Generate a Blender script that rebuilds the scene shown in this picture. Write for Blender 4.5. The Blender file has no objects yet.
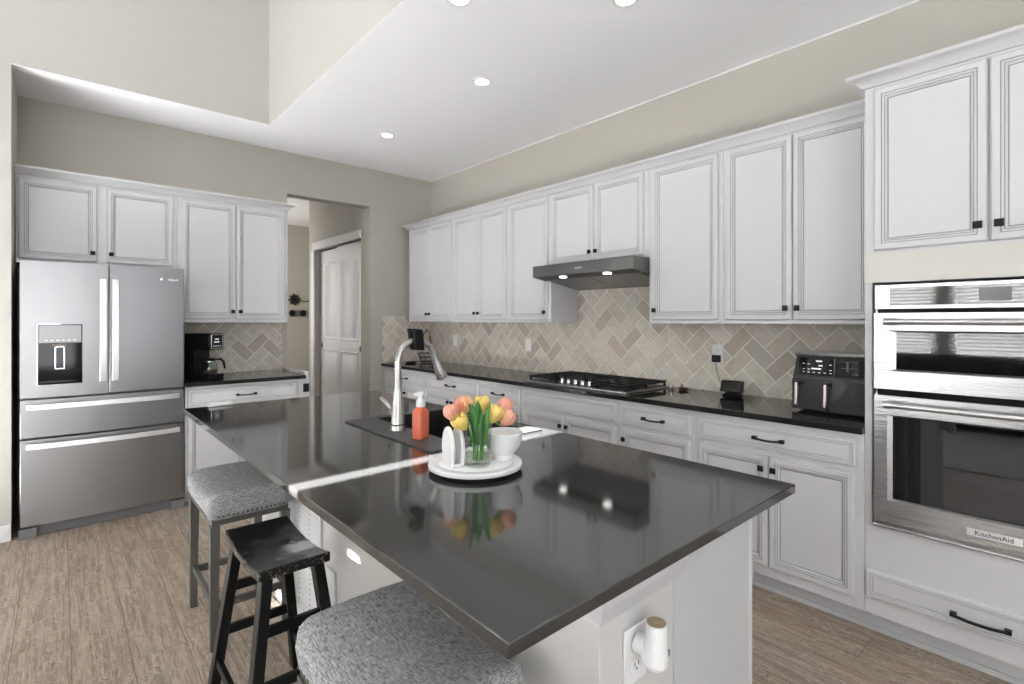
import bpy, bmesh, math, random
from mathutils import Vector, Matrix
S = bpy.context.scene
COL = S.collection
random.seed(7)

# ---------------------------------------------------------------- camera
cam_d = bpy.data.cameras.new('camera')
cam_d.lens = 18.0; cam_d.sensor_width = 36.0; cam_d.shift_y = -22 / 1024
cam_d.clip_start = 0.05
cam = bpy.data.objects.new('camera', cam_d); COL.objects.link(cam)
cam.location = (0, 0, 1.385)
cam.rotation_euler = (math.radians(90), 0, -math.atan2(452, 512))
S.camera = cam
# ---------------------------------------------------------------- light
S.view_settings.view_transform = 'Standard'
S.view_settings.look = 'None'
S.view_settings.gamma = 1.0
S.view_settings.use_curve_mapping = False
S.view_settings.exposure = -0.50
W = bpy.data.worlds.new('daylight'); S.world = W; W.use_nodes = True
bg = W.node_tree.nodes['Background']
bg.inputs[0].default_value = (0.80, 0.90, 1.0, 1); bg.inputs[1].default_value = 2.2

def area(name, loc, rot, sx, sy, watts, col=(1, 1, 1)):
    d = bpy.data.lights.new(name, 'AREA'); d.shape = 'RECTANGLE'
    d.size = sx; d.size_y = sy; d.energy = watts; d.color = col
    o = bpy.data.objects.new(name, d); COL.objects.link(o)
    o.location = loc; o.rotation_euler = [math.radians(a) for a in rot]
    return o
# daylight at the great room's windows (behind and to the left of the camera)
area('daylight_rear_window', (-1.9, -3.46, 1.55), (112, 0, 0), 4.2, 2.1, 105, (1.0, 0.98, 0.96))
area('daylight_rear_window_right', (1.9, -3.46, 1.55), (120, 0, 0), 2.2, 2.1, 14, (1.0, 0.98, 0.96))
area('daylight_rear_high_window', (-1.9, -3.46, 4.1), (90, 0, 0), 4.2, 1.5, 14, (1.0, 0.98, 0.97))
area('daylight_added_left_window', (-4.46, -2.5, 1.6), (105, 0, -90), 1.5, 1.5, 25, (0.98, 0.99, 1.0))  # sky lamp at the unseen window added for a sun patch
area('daylight_left_window', (-4.80, 1.45, 1.55), (90, 0, -90), 2.4, 1.4, 45, (0.98, 0.99, 1.0))
sd = bpy.data.lights.new('sun', 'SUN'); sd.energy = 240.0; sd.angle = math.radians(0.25); sd.color = (1.0, 0.99, 0.98)
so = bpy.data.objects.new('sun', sd); COL.objects.link(so)
SUN = Vector((1, 0.02, -0.70)).normalized()
so.rotation_euler = SUN.to_track_quat('-Z', 'Y').to_euler(); so.location = (-8, 1.4, 7)
try:
    S.cycles.max_bounces = 9; S.cycles.diffuse_bounces = 5; S.cycles.glossy_bounces = 5
    S.cycles.transmission_bounces = 8
    S.cycles.sample_clamp_indirect = 30.0
    S.cycles.caustics_reflective = False; S.cycles.caustics_refractive = False
except Exception: pass

# ---------------------------------------------------------------- materials
class NT:
    def __init__(s, name):
        s.m = bpy.data.materials.new(name); s.m.use_nodes = True
        s.t = s.m.node_tree; s.b = s.t.nodes['Principled BSDF']
    def n(s, typ, **kw):
        x = s.t.nodes.new(typ)
        for k, v in kw.items(): setattr(x, k, v)
        return x
    def l(s, a, b): s.t.links.new(a, b)
    def val(s, sock, v):
        if isinstance(v, (int, float)): sock.default_value = v
        elif isinstance(v, tuple): sock.default_value = v
        else: s.l(v, sock)
    def math(s, op, a, b=0.0, c=None):
        x = s.n('ShaderNodeMath', operation=op)
        s.val(x.inputs[0], a); s.val(x.inputs[1], b)
        if c is not None: s.val(x.inputs[2], c)
        return x.outputs[0]
    def mix(s, f, a, b):
        x = s.n('ShaderNodeMix', data_type='RGBA')
        s.val(x.inputs[0], f); s.val(x.inputs[6], a); s.val(x.inputs[7], b)
        return x.outputs[2]
    def ramp(s, f, stops):
        x = s.n('ShaderNodeValToRGB'); r = x.color_ramp
        r.elements[0].position = stops[0][0]; r.elements[0].color = stops[0][1]
        r.elements[1].position = stops[-1][0]; r.elements[1].color = stops[-1][1]
        for p, c in stops[1:-1]:
            e = r.elements.new(p); e.color = c
        s.l(f, x.inputs[0]); return x.outputs[0]
    def noise(s, vec, scale, detail=3, rough=0.5, dist=0.0):
        x = s.n('ShaderNodeTexNoise'); x.inputs['Scale'].default_value = scale
        x.inputs['Detail'].default_value = detail; x.inputs['Roughness'].default_value = rough
        x.inputs['Distortion'].default_value = dist
        if vec is not None: s.l(vec, x.inputs['Vector'])
        return x.outputs['Fac']
    def scaled(s, vec, sc):
        x = s.n('ShaderNodeVectorMath', operation='MULTIPLY'); s.l(vec, x.inputs[0]); x.inputs[1].default_value = sc
        return x.outputs[0]
    def pos(s): return s.n('ShaderNodeNewGeometry').outputs['Position']
    def obj(s): return s.n('ShaderNodeTexCoord').outputs['Object']
    def bump(s, h, strength=0.2, dist=0.01):
        x = s.n('ShaderNodeBump'); x.inputs['Strength'].default_value = strength
        x.inputs['Distance'].default_value = dist; s.l(h, x.inputs['Height'])
        s.l(x.outputs[0], s.b.inputs['Normal'])
def c4(r, g=None, b=None):
    if g is None: g = b = r
    return (r, g, b, 1)
def simple(name, col, rough=0.5, metal=0.0, bump=0, bscale=200, **kw):
    q = NT(name); q.b.inputs['Base Color'].default_value = c4(*col) if isinstance(col, tuple) else c4(col)
    q.b.inputs['Roughness'].default_value = rough; q.b.inputs['Metallic'].default_value = metal
    # a faint procedural variation, as every real surface has
    nz = q.noise(q.pos(), bscale, 2)
    if bump: q.bump(nz, bump, 0.002)
    else:
        q.l(q.math('ADD', q.math('MULTIPLY', nz, 0.06), max(rough - 0.03, 0)), q.b.inputs['Roughness'])
    for k, v in kw.items(): q.b.inputs[k].default_value = v
    return q.m
M = {}
M['cab'] = simple('painted_cabinet', (0.66, 0.66, 0.67), 0.38)
M['glaze'] = simple('grey_glaze', (0.30, 0.30, 0.31), 0.5)
M['cream'] = simple('cream_filler_paint', (0.68, 0.66, 0.61), 0.45)
M['wall'] = simple('greige_wall_paint', (0.49, 0.463, 0.41), 0.75, bump=0.25, bscale=160)
M['wall2'] = simple('pale_great_room_paint', (0.48, 0.47, 0.435), 0.75, bump=0.25, bscale=160)
M['knee'] = simple('textured_drywall', (0.60, 0.59, 0.57), 0.8, bump=0.7, bscale=70)
M['ceil'] = simple('white_ceiling_paint', (0.90, 0.90, 0.91), 0.8, bump=0.2, bscale=140)
M['white'] = simple('white_trim_paint', (0.80, 0.80, 0.80), 0.35)
M['panel'] = simple('grey_end_panel', (0.56, 0.565, 0.58), 0.4)
M['ceramic'] = simple('white_ceramic', (0.86, 0.86, 0.85), 0.25)
M['plastic'] = simple('white_plastic', (0.84, 0.84, 0.84), 0.35)
M['black'] = simple('black_plastic', (0.012, 0.012, 0.013), 0.35)
M['blackmetal'] = simple('black_iron', (0.012, 0.012, 0.012), 0.4)
M['glossblack'] = simple('black_glass', (0.004, 0.004, 0.005), 0.05)
M['dark'] = simple('dark_void', (0.006, 0.006, 0.006), 0.8)
M['chrome'] = simple('polished_chrome', (0.85, 0.85, 0.86), 0.15, 1.0)
M['nickel'] = simple('brushed_nickel', (0.47, 0.46, 0.44), 0.28, 1.0)
M['grayplastic'] = simple('grey_plastic', (0.20, 0.20, 0.21), 0.4)
M['fryer'] = simple('dark_grey_fryer_shell', (0.055, 0.057, 0.06), 0.33, 0.3)
M['brass'] = simple('worn_brass', (0.55, 0.45, 0.30), 0.35, 1.0)
M['rose'] = simple('rose_metal', (0.75, 0.62, 0.60), 0.3, 1.0)
M['sofa'] = simple('dark_sofa_fabric', (0.03, 0.03, 0.033), 0.9, bump=0.4)
M['greenstem'] = simple('tulip_green', (0.14, 0.34, 0.07), 0.45)
M['leaf'] = simple('tulip_leaf', (0.065, 0.23, 0.04), 0.4)
M['pinkpetal'] = simple('peach_pink_petal', (0.86, 0.38, 0.28), 0.5)
M['peachpetal'] = simple('peach_petal', (0.88, 0.42, 0.29), 0.5)
M['yellowpetal'] = simple('yellow_petal', (0.86, 0.62, 0.17), 0.5)
M['wood'] = simple('dark_wood', (0.10, 0.05, 0.03), 0.5)
M['yellow'] = simple('mustard_yellow', (0.60, 0.42, 0.12), 0.6)
M['legwood'] = simple('grey_stained_wood', (0.085, 0.08, 0.073), 0.5)
M['nail'] = simple('dark_nailhead', (0.10, 0.09, 0.085), 0.3, 1.0)

def steel(name, base, rough, sc, bumpy=0.05):
    q = NT(name); q.b.inputs['Metallic'].default_value = 1
    v = q.scaled(q.pos(), sc)
    n = q.noise(v, 1.0, 4, 0.6)
    q.l(q.mix(n, c4(base * 0.94), c4(base * 1.06, base * 1.06, base * 1.07)), q.b.inputs['Base Color'])
    q.l(q.math('ADD', q.math('MULTIPLY', n, 0.10), rough), q.b.inputs['Roughness'])
    q.bump(n, bumpy, 0.001)
    return q.m
M['steelX'] = steel('brushed_stainless', 0.34, 0.27, (3, 900, 900))
M['steelY'] = steel('brushed_stainless_oven', 0.56, 0.22, (900, 3, 900))
M['steelV'] = steel('brushed_stainless_trim', 0.56, 0.22, (900, 900, 3))
M['hood'] = steel('hood_stainless', 0.22, 0.24, (900, 3, 900))

def quartz():
    q = NT('polished_grey_quartz')
    n = q.noise(q.pos(), 900, 2)
    q.l(q.ramp(n, [(0.35, c4(0.026)), (0.7, c4(0.033, 0.033, 0.032))]), q.b.inputs['Base Color'])
    q.b.inputs['Roughness'].default_value = 0.07
    q.b.inputs['IOR'].default_value = 1.80
    return q.m
M['quartz'] = quartz()
def quartz_shaded():  # island quartz again, darkened for how the angle changes its reflection
    q = NT('polished_quartz_shaded')
    n = q.noise(q.pos(), 600, 2)
    q.l(q.ramp(n, [(0.35, c4(0.010)), (0.75, c4(0.018))]), q.b.inputs['Base Color'])
    q.b.inputs['Roughness'].default_value = 0.07
    q.b.inputs['IOR'].default_value = 1.5
    return q.m
M['shadequartz'] = quartz_shaded()
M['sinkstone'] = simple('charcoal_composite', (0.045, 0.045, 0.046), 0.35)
M['sinkshade'] = simple('charcoal_composite_shaded', (0.02, 0.02, 0.021), 0.4)  # rim composite again, darkened for the shade inside the bowl

for k_ in ('black', 'blackmetal', 'lacquer', 'wornblack', 'dark', 'fryer'):
    if k_ in M: M[k_].node_tree.nodes['Principled BSDF'].inputs['Specular IOR Level'].default_value = 0.28
def glass(name, col=(1, 1, 1), rough=0.0, ior=1.45):
    q = NT(name); q.b.inputs['Base Color'].default_value = c4(*col); q.b.inputs['Roughness'].default_value = rough
    q.b.inputs['Transmission Weight'].default_value = 1.0; q.b.inputs['IOR'].default_value = ior
    return q.m
def thin_glass(name, tint, ior):
    q = NT(name); t = q.t; t.nodes.remove(q.b)
    tr = q.n('ShaderNodeBsdfTransparent'); tr.inputs[0].default_value = c4(*tint)
    gl = q.n('ShaderNodeBsdfGlossy'); gl.inputs['Roughness'].default_value = 0.02
    fr = q.n('ShaderNodeLayerWeight'); fr.inputs['Blend'].default_value = 0.5; f4 = q.math('POWER', fr.outputs['Facing'], 4.0)
    mx = q.n('ShaderNodeMixShader'); q.l(q.math('ADD', q.math('MULTIPLY', f4, (ior - 1) * 1.4), (ior - 1) * 0.09), mx.inputs[0]); q.l(tr.outputs[0], mx.inputs[1]); q.l(gl.outputs[0], mx.inputs[2])
    out = [n for n in t.nodes if n.type == 'OUTPUT_MATERIAL'][0]; q.l(mx.outputs[0], out.inputs[0])
    return q.m
M['glass'] = thin_glass('clear_glass', (0.95, 0.97, 0.96), 1.45)
M['water'] = thin_glass('water', (0.93, 0.97, 0.93), 1.12)
q = NT('orange_liquid_soap'); q.b.inputs['Base Color'].default_value = c4(0.90, 0.20, 0.10)
q.b.inputs['Roughness'].default_value = 0.12; q.b.inputs['Transmission Weight'].default_value = 0.25
q.l(q.math('ADD', q.math('MULTIPLY', q.noise(q.pos(), 60), 0.05), 0.1), q.b.inputs['Roughness']); M['soap'] = q.m
M['ovenglass'] = simple('dark_oven_glass', (0.004, 0.004, 0.005), 0.03)
M['ovenglass'].node_tree.nodes['Principled BSDF'].inputs['IOR'].default_value = 1.7

def emit(name, col, st):
    q = NT(name); q.b.inputs['Emission Color'].default_value = c4(*col); q.b.inputs['Emission Strength'].default_value = st
    return q.m
M['lamp'] = emit('lit_lamp_lens', (1, 0.96, 0.90), 9.0)
M['hoodlamp'] = emit('lit_hood_lamp', (1, 0.96, 0.90), 9.0)
M['display'] = emit('lit_display', (0.75, 0.85, 0.9), 0.6)

def planks():
    q = NT('wide_weathered_planks')
    sx = q.n('ShaderNodeSeparateXYZ'); q.l(q.pos(), sx.inputs[0])
    X, Y = sx.outputs[0], sx.outputs[1]
    u = q.math('DIVIDE', q.math('ADD', X, 0.1525), 0.187)
    row = q.math('FLOOR', u); fu = q.math('FRACT', u)
    wn = q.n('ShaderNodeTexWhiteNoise', noise_dimensions='1D'); q.l(row, wn.inputs['W'])
    v = q.math('ADD', q.math('DIVIDE', Y, 1.22), wn.outputs['Value'])
    pl = q.math('FLOOR', v); fv = q.math('FRACT', v)
    cb = q.n('ShaderNodeCombineXYZ'); q.l(row, cb.inputs[0]); q.l(pl, cb.inputs[1])
    w2 = q.n('ShaderNodeTexWhiteNoise', noise_dimensions='2D'); q.l(cb.outputs[0], w2.inputs['Vector'])
    off = q.n('ShaderNodeVectorMath', operation='SCALE'); q.l(w2.outputs['Color'], off.inputs[0]); off.inputs['Scale'].default_value = 37
    pv = q.n('ShaderNodeVectorMath', operation='ADD'); q.l(q.pos(), pv.inputs[0]); q.l(off.outputs[0], pv.inputs[1])
    p = pv.outputs[0]
    broad = q.noise(q.scaled(p, (3.2, 0.9, 1)), 1.0, 4, 0.6, 0.8)
    grain = q.noise(q.scaled(p, (60, 3.0, 1)), 1.0, 5, 0.7, 1.0)
    fine = q.noise(q.scaled(p, (190, 14, 1)), 1.0, 3, 0.7)
    knots = q.noise(q.scaled(p, (9, 3.2, 1)), 1.0, 5, 0.75, 2.6)
    saw = q.noise(q.scaled(p, (10, 150, 1)), 1.0, 2, 0.6)
    a = q.mix(broad, c4(0.25, 0.165, 0.11), c4(0.56, 0.44, 0.34))
    t = q.mix(q.math('MULTIPLY', w2.outputs['Value'], 0.75), a, c4(0.50, 0.43, 0.355))
    g = q.mix(q.ramp(grain, [(0.42, c4(0)), (0.60, c4(1))]), t, q.mix(0.60, t, c4(0.13, 0.09, 0.062)))
    g = q.mix(q.math('MULTIPLY', q.ramp(saw, [(0.5, c4(0)), (0.68, c4(1))]), 0.30), g, c4(0.40, 0.34, 0.27))
    g = q.mix(q.math('MULTIPLY', q.ramp(fine, [(0.5, c4(0)), (0.7, c4(1))]), 0.35), g, c4(0.12, 0.09, 0.07))
    band = q.ramp(knots, [(0.535, c4(0)), (0.555, c4(1)), (0.575, c4(0))])
    g = q.mix(q.math('MULTIPLY', band, 0.75), g, c4(0.64, 0.57, 0.48))
    band2 = q.ramp(knots, [(0.575, c4(0)), (0.60, c4(1)), (0.64, c4(0))])
    g = q.mix(q.math('MULTIPLY', band2, 0.5), g, c4(0.07, 0.05, 0.035))
    e1 = q.math('MINIMUM', fu, q.math('SUBTRACT', 1.0, fu)); e1 = q.math('MULTIPLY', e1, 0.187)
    e2 = q.math('MINIMUM', fv, q.math('SUBTRACT', 1.0, fv)); e2 = q.math('MULTIPLY', e2, 1.22)
    e = q.math('MINIMUM', e1, e2)
    seam = q.math('LESS_THAN', e, 0.0014)
    g = q.mix(q.math('MULTIPLY', seam, 0.7), g, c4(0.05, 0.038, 0.03))
    q.l(g, q.b.inputs['Base Color'])
    q.l(q.math('ADD', q.math('MULTIPLY', grain, 0.25), 0.30), q.b.inputs['Roughness'])
    h = q.math('SUBTRACT', q.math('ADD', q.math('MULTIPLY', grain, 0.5), q.math('MULTIPLY', band, 0.3)), seam)
    q.bump(h, 0.25, 0.003)
    return q.m
M['floor'] = planks()

def herringbone():
    q = NT('herringbone_stone_tile')
    Wd = 0.095
    sx = q.n('ShaderNodeSeparateXYZ'); q.l(q.pos(), sx.inputs[0])
    s = q.math('ADD', sx.outputs[0], sx.outputs[1]); z = sx.outputs[2]
    k = 1 / (math.sqrt(2) * Wd)
    u = q.math('MULTIPLY', q.math('ADD', s, z), k); v = q.math('MULTIPLY', q.math('SUBTRACT', z, s), k)
    v = q.math('ADD', v, 100.0)
    i = q.math('FLOOR', u); j = q.math('FLOOR', v); fu = q.math('FRACT', u); fv = q.math('FRACT', v)
    m = q.math('FLOORED_MODULO', q.math('SUBTRACT', i, j), 4.0)
    m1 = q.math('COMPARE', m, 1.0, 0.1); m2 = q.math('COMPARE', m, 2.0, 0.1); vert = q.math('GREATER_THAN', m, 1.5)
    lu = q.math('ADD', fu, m1); lv = q.math('ADD', fv, m2)
    Lu = q.math('SUBTRACT', 2.0, vert); Lv = q.math('ADD', 1.0, vert)
    e = q.math('MINIMUM', q.math('MINIMUM', lu, q.math('SUBTRACT', Lu, lu)), q.math('MINIMUM', lv, q.math('SUBTRACT', Lv, lv)))
    e = q.math('MULTIPLY', e, Wd)
    cb = q.n('ShaderNodeCombineXYZ'); q.l(q.math('SUBTRACT', i, m1), cb.inputs[0]); q.l(q.math('SUBTRACT', j, m2), cb.inputs[1])
    wn = q.n('ShaderNodeTexWhiteNoise', noise_dimensions='2D'); q.l(cb.outputs[0], wn.inputs['Vector'])
    off = q.n('ShaderNodeVectorMath', operation='SCALE'); q.l(wn.outputs['Color'], off.inputs[0]); off.inputs['Scale'].default_value = 23
    pv = q.n('ShaderNodeVectorMath', operation='ADD'); q.l(q.pos(), pv.inputs[0]); q.l(off.outputs[0], pv.inputs[1])
    cl = q.noise(pv.outputs[0], 14, 5, 0.65, 0.8)
    fn = q.noise(pv.outputs[0], 70, 4, 0.7)
    base = q.ramp(wn.outputs['Value'], [(0.0, c4(0.54, 0.45, 0.36)), (0.10, c4(0.46, 0.42, 0.37)), (0.2, c4(0.62, 0.56, 0.485)), (0.55, c4(0.71, 0.66, 0.58)), (0.85, c4(0.61, 0.53, 0.44)), (1.0, c4(0.68, 0.66, 0.60))])
    col = q.mix(q.ramp(cl, [(0.42, c4(0)), (0.78, c4(0.65))]), base, c4(0.42, 0.37, 0.315))
    col = q.mix(q.ramp(fn, [(0.5, c4(0)), (0.8, c4(0.6))]), col, c4(0.74, 0.69, 0.61))
    edge = q.math('ADD', 0.0022, q.math('MULTIPLY', fn, 0.0016))
    gm = q.math('LESS_THAN', e, edge)
    col = q.mix(gm, col, c4(0.88, 0.84, 0.77))
    q.l(col, q.b.inputs['Base Color']); q.b.inputs['Roughness'].default_value = 0.45
    hh = q.ramp(e, [(0.0, c4(0)), (0.008, c4(1))])
    q.bump(q.math('ADD', hh, q.math('MULTIPLY', cl, 0.25)), 0.35, 0.003)
    return q.m
M['tile'] = herringbone()

def fabric(name, light, dark, sc=1.0):
    q = NT(name); o = q.obj()
    a = q.noise(q.scaled(o, (520 * sc, 40 * sc, 260 * sc)), 1.0, 3, 0.7)
    b = q.noise(q.scaled(o, (45 * sc, 480 * sc, 260 * sc)), 1.0, 3, 0.7)
    f = q.math('ADD', q.math('MULTIPLY', a, 0.60), q.math('MULTIPLY', b, 0.40))
    q.l(q.ramp(f, [(0.40, c4(*dark)), (0.60, c4(*light))]), q.b.inputs['Base Color'])
    q.b.inputs['Roughness'].default_value = 0.95
    q.bump(f, 0.5, 0.003)
    return q.m
M['fabric'] = fabric('grey_woven_upholstery', (0.50, 0.50, 0.51), (0.10, 0.102, 0.108))

def worn_black():
    q = NT('worn_black_lacquer'); o = q.obj()
    n = q.noise(o, 26, 6, 0.75, 1.2)
    sx = q.n('ShaderNodeSeparateXYZ'); q.l(o, sx.inputs[0])
    ex = q.math('DIVIDE', q.math('ABSOLUTE', sx.outputs[0]), 0.110); ey = q.math('DIVIDE', q.math('ABSOLUTE', sx.outputs[1]), 0.212)
    edge = q.ramp(q.math('MAXIMUM', ex, ey), [(0.93, c4(0)), (1.0, c4(0.085))])
    fine = q.noise(o, 70, 6, 0.75, 1.5)
    m = q.ramp(q.math('ADD', q.math('MULTIPLY', q.math('ADD', n, fine), 0.5), edge), [(0.635, c4(0)), (0.655, c4(1))])
    q.l(q.mix(m, c4(0.008), c4(0.30, 0.25, 0.21)), q.b.inputs['Base Color'])
    q.l(q.math('ADD', q.math('MULTIPLY', q.noise(o, 9, 4), 0.22), 0.17), q.b.inputs['Roughness'])
    return q.m
M['wornblack'] = worn_black()
M['lacquer'] = simple('black_lacquer', (0.006, 0.006, 0.006), 0.32)
for k_ in ('lacquer', 'wornblack'): M[k_].node_tree.nodes['Principled BSDF'].inputs['Specular IOR Level'].default_value = 0.28

# ---------------------------------------------------------------- mesh builder
class MB:
    def __init__(s): s.v = []; s.f = []; s.mi = []
    def add(s, vs, fs, mi=0):
        n = len(s.v); s.v += [tuple(v) for v in vs]; s.f += [tuple(n + i for i in f) for f in fs]
        s.mi += [mi] * len(fs) if isinstance(mi, int) else mi
        return s
    def box(s, x0, x1, y0, y1, z0, z1, mi=0):
        vs = [(x, y, z) for z in (z0, z1) for y in (y0, y1) for x in (x0, x1)]
        return s.add(vs, [(0, 2, 3, 1), (4, 5, 7, 6), (0, 1, 5, 4), (2, 6, 7, 3), (0, 4, 6, 2), (1, 3, 7, 5)], mi)
    def frustum(s, b, t, z0, z1, mi=0):     # b,t = (x0,x1,y0,y1)
        vs = [(x, y, z0) for y in b[2:] for x in b[:2]] + [(x, y, z1) for y in t[2:] for x in t[:2]]
        return s.add(vs, [(0, 2, 3, 1), (4, 5, 7, 6), (0, 1, 5, 4), (2, 6, 7, 3), (0, 4, 6, 2), (1, 3, 7, 5)], mi)
    def bar(s, p0, p1, w, d=None, mi=0, up=(0, 0, 1)):
        d = d or w; p0 = Vector(p0); p1 = Vector(p1); a = (p1 - p0).normalized()
        u = Vector(up)
        if abs(a.dot(u)) > .95: u = Vector((1, 0, 0)) if abs(a.x) < .9 else Vector((0, 1, 0))
        s1 = a.cross(u).normalized(); s2 = s1.cross(a).normalized()
        vs = [p + s1 * i * w / 2 + s2 * j * d / 2 for p in (p0, p1) for j in (-1, 1) for i in (-1, 1)]
        return s.add(vs, [(0, 2, 3, 1), (4, 5, 7, 6), (0, 1, 5, 4), (2, 6, 7, 3), (0, 4, 6, 2), (1, 3, 7, 5)], mi)
    def hexa(s, bot, top, mi=0):            # 4 bottom pts, 4 top pts, both ccw from above
        vs = list(bot) + list(top)
        return s.add(vs, [(3, 2, 1, 0), (4, 5, 6, 7), (0, 1, 5, 4), (1, 2, 6, 5), (2, 3, 7, 6), (3, 0, 4, 7)], mi)
    def tube(s, pts, r, n=12, mi=0, cap=True):
        pts = [Vector(p) for p in pts]; m = len(pts)
        rs = r if isinstance(r, (list, tuple)) else [r] * m
        ref = None; rings = []
        for i, p in enumerate(pts):
            t = (pts[min(i + 1, m - 1)] - pts[max(i - 1, 0)]).normalized()
            if ref is None:
                ref = Vector((0, 0, 1)) if abs(t.z) < .9 else Vector((1, 0, 0))
            a = (ref - t * ref.dot(t)).normalized(); ref = a; b = t.cross(a)
            rings.append([p + (a * math.cos(2 * math.pi * k / n) + b * math.sin(2 * math.pi * k / n)) * rs[i] for k in range(n)])
        vs = [v for R_ in rings for v in R_]; fs = []
        for i in range(m - 1):
            for k in range(n): fs.append((i * n + k, i * n + (k + 1) % n, (i + 1) * n + (k + 1) % n, (i + 1) * n + k))
        if cap: fs.append(tuple(reversed(range(n)))); fs.append(tuple((m - 1) * n + k for k in range(n)))
        return s.add(vs, fs, mi)
    def lathe(s, prof, c=(0, 0, 0), n=32, mi=0, sq=None):
        # prof = (r,z) list; r<=0 makes a pole
        vs = []; idx = []
        for r, z in prof:
            if r <= 1e-6: idx.append([len(vs)]); vs.append((c[0], c[1], c[2] + z))
            else:
                idx.append(list(range(len(vs), len(vs) + n)))
                for k in range(n):
                    a = 2 * math.pi * k / n; vs.append((c[0] + r * math.cos(a), c[1] + r * math.sin(a), c[2] + z))
        fs = []
        for A, B in zip(idx, idx[1:]):
            for k in range(n):
                if len(A) == 1 and len(B) == 1: continue
                if len(A) == 1: fs.append((A[0], B[(k + 1) % n], B[k]))
                elif len(B) == 1: fs.append((A[k], A[(k + 1) % n], B[0]))
                else: fs.append((A[k], A[(k + 1) % n], B[(k + 1) % n], B[k]))
        return s.add(vs, fs, mi)
    def prism(s, poly, axis, a0, a1, mi=0):  # poly 2D ccw in plane of the two other axes (x,y,z order)
        def mk(p, a):
            q_ = list(p); q_.insert(axis, a); return tuple(q_)
        n = len(poly); vs = [mk(p, a0) for p in poly] + [mk(p, a1) for p in poly]
        fs = [tuple(reversed(range(n))), tuple(range(n, 2 * n))] + [(k, (k + 1) % n, n + (k + 1) % n, n + k) for k in range(n)]
        return s.add(vs, fs, mi)
    def sweep(s, path, prof, mi=0):          # path 2D (x,y), prof (out,z); outward = right of travel
        P = [Vector(p) for p in path]; n = len(P); rings = []
        for i, p in enumerate(P):
            ns = []
            if i > 0: d = (P[i] - P[i - 1]).normalized(); ns.append(Vector((d.y, -d.x)))
            if i < n - 1: d = (P[i + 1] - P[i]).normalized(); ns.append(Vector((d.y, -d.x)))
            m = sum(ns, Vector((0, 0))).normalized(); k = 1 / max(m.dot(ns[0]), .2)
            rings.append([(p.x + m.x * o * k, p.y + m.y * o * k, z) for o, z in prof])
        L = len(prof); vs = [v for r in rings for v in r]; fs = []
        for i in range(n - 1):
            for k in range(L): fs.append((i * L + k, (i + 1) * L + k, (i + 1) * L + (k + 1) % L, i * L + (k + 1) % L))
        fs += [tuple(range(L)), tuple((n - 1) * L + k for k in reversed(range(L)))]
        return s.add(vs, fs, mi)
    def panel(s, x0, x1, z0, z1, y, prof, mis=None, centre_mi=0):
        # concentric rectangular rings facing -y ; prof (inset, height)
        vs = []; fs = []; mi = []
        for d, h in prof:
            vs += [(x0 + d, y - h, z0 + d), (x1 - d, y - h, z0 + d), (x1 - d, y - h, z1 - d), (x0 + d, y - h, z1 - d)]
        for i in range(len(prof) - 1):
            for k in range(4):
                fs.append((4 * i + k, 4 * i + (k + 1) % 4, 4 * i + 4 + (k + 1) % 4, 4 * i + 4 + k)); mi.append(mis[i] if mis else 0)
        b = 4 * (len(prof) - 1); fs.append((b, b + 1, b + 2, b + 3)); mi.append(centre_mi)
        fs.append((3, 2, 1, 0)); mi.append(0)
        return s.add(vs, fs, mi)
    def xf(s, mat):
        s.v = [tuple(mat @ Vector(v)) for v in s.v]; return s
    def build(s, name, mats, root=None, bevel=0, seg=2, ang=35, weld=False, subsurf=0):
        me = bpy.data.meshes.new(name); me.from_pydata(s.v, [], s.f)
        if not isinstance(mats, (list, tuple)): mats = [mats]
        for m in mats: me.materials.append(M[m] if isinstance(m, str) else m)
        for p, i in zip(me.polygons, s.mi): p.material_index = i
        bm = bmesh.new(); bm.from_mesh(me)
        if weld: bmesh.ops.remove_doubles(bm, verts=bm.verts, dist=1e-5)
        bmesh.ops.recalc_face_normals(bm, faces=bm.faces)
        for f in bm.faces: f.smooth = True
        for e in bm.edges:
            if len(e.link_faces) == 2 and e.calc_face_angle(0) > math.radians(ang): e.smooth = False
        bm.to_mesh(me); bm.free(); me.update()
        o = bpy.data.objects.new(name, me); COL.objects.link(o)
        if root is not None: o.parent = root
        if subsurf:
            m = o.modifiers.new('s', 'SUBSURF'); m.levels = subsurf; m.render_levels = subsurf
        if bevel:
            m = o.modifiers.new('b', 'BEVEL'); m.width = bevel; m.segments = seg; m.limit_method = 'ANGLE'; m.angle_limit = math.radians(40)
        return o
def B(*a, **k): return MB().box(*a, **k)

def tag(o, label, cat, group=None, kind=None):
    o['label'] = label; o['category'] = cat
    if group: o['group'] = group
    if kind: o['kind'] = kind
    return o
def thing(name, label, cat, loc=(0, 0, 0), rotz=0, group=None):
    o = bpy.data.objects.new(name, None); COL.objects.link(o); o.empty_display_size = .05
    o.location = loc; o.rotation_euler = (0, 0, math.radians(rotz)); return tag(o, label, cat, group)
def struct(name, mb, mat, label=None, **k):
    o = mb.build(name, mat, **k); o['kind'] = 'structure'
    if label: o['label'] = label
    return o
def text(name, body, size, mat, root, mtx, ext=0.0006):
    cu = bpy.data.curves.new(name, 'FONT'); cu.body = body; cu.size = size; cu.extrude = ext
    cu.align_x = 'CENTER'; cu.align_y = 'CENTER'; cu.resolution_u = 2
    t = bpy.data.objects.new(name + '_tmp', cu); COL.objects.link(t)
    bpy.context.view_layer.update()
    me = bpy.data.meshes.new_from_object(t.evaluated_get(bpy.context.evaluated_depsgraph_get()))
    bpy.data.objects.remove(t); bpy.data.curves.remove(cu)
    me.transform(mtx); me.materials.clear(); me.materials.append(M[mat]); me.name = name
    o = bpy.data.objects.new(name, me); COL.objects.link(o); o.parent = root
    return o
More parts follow.
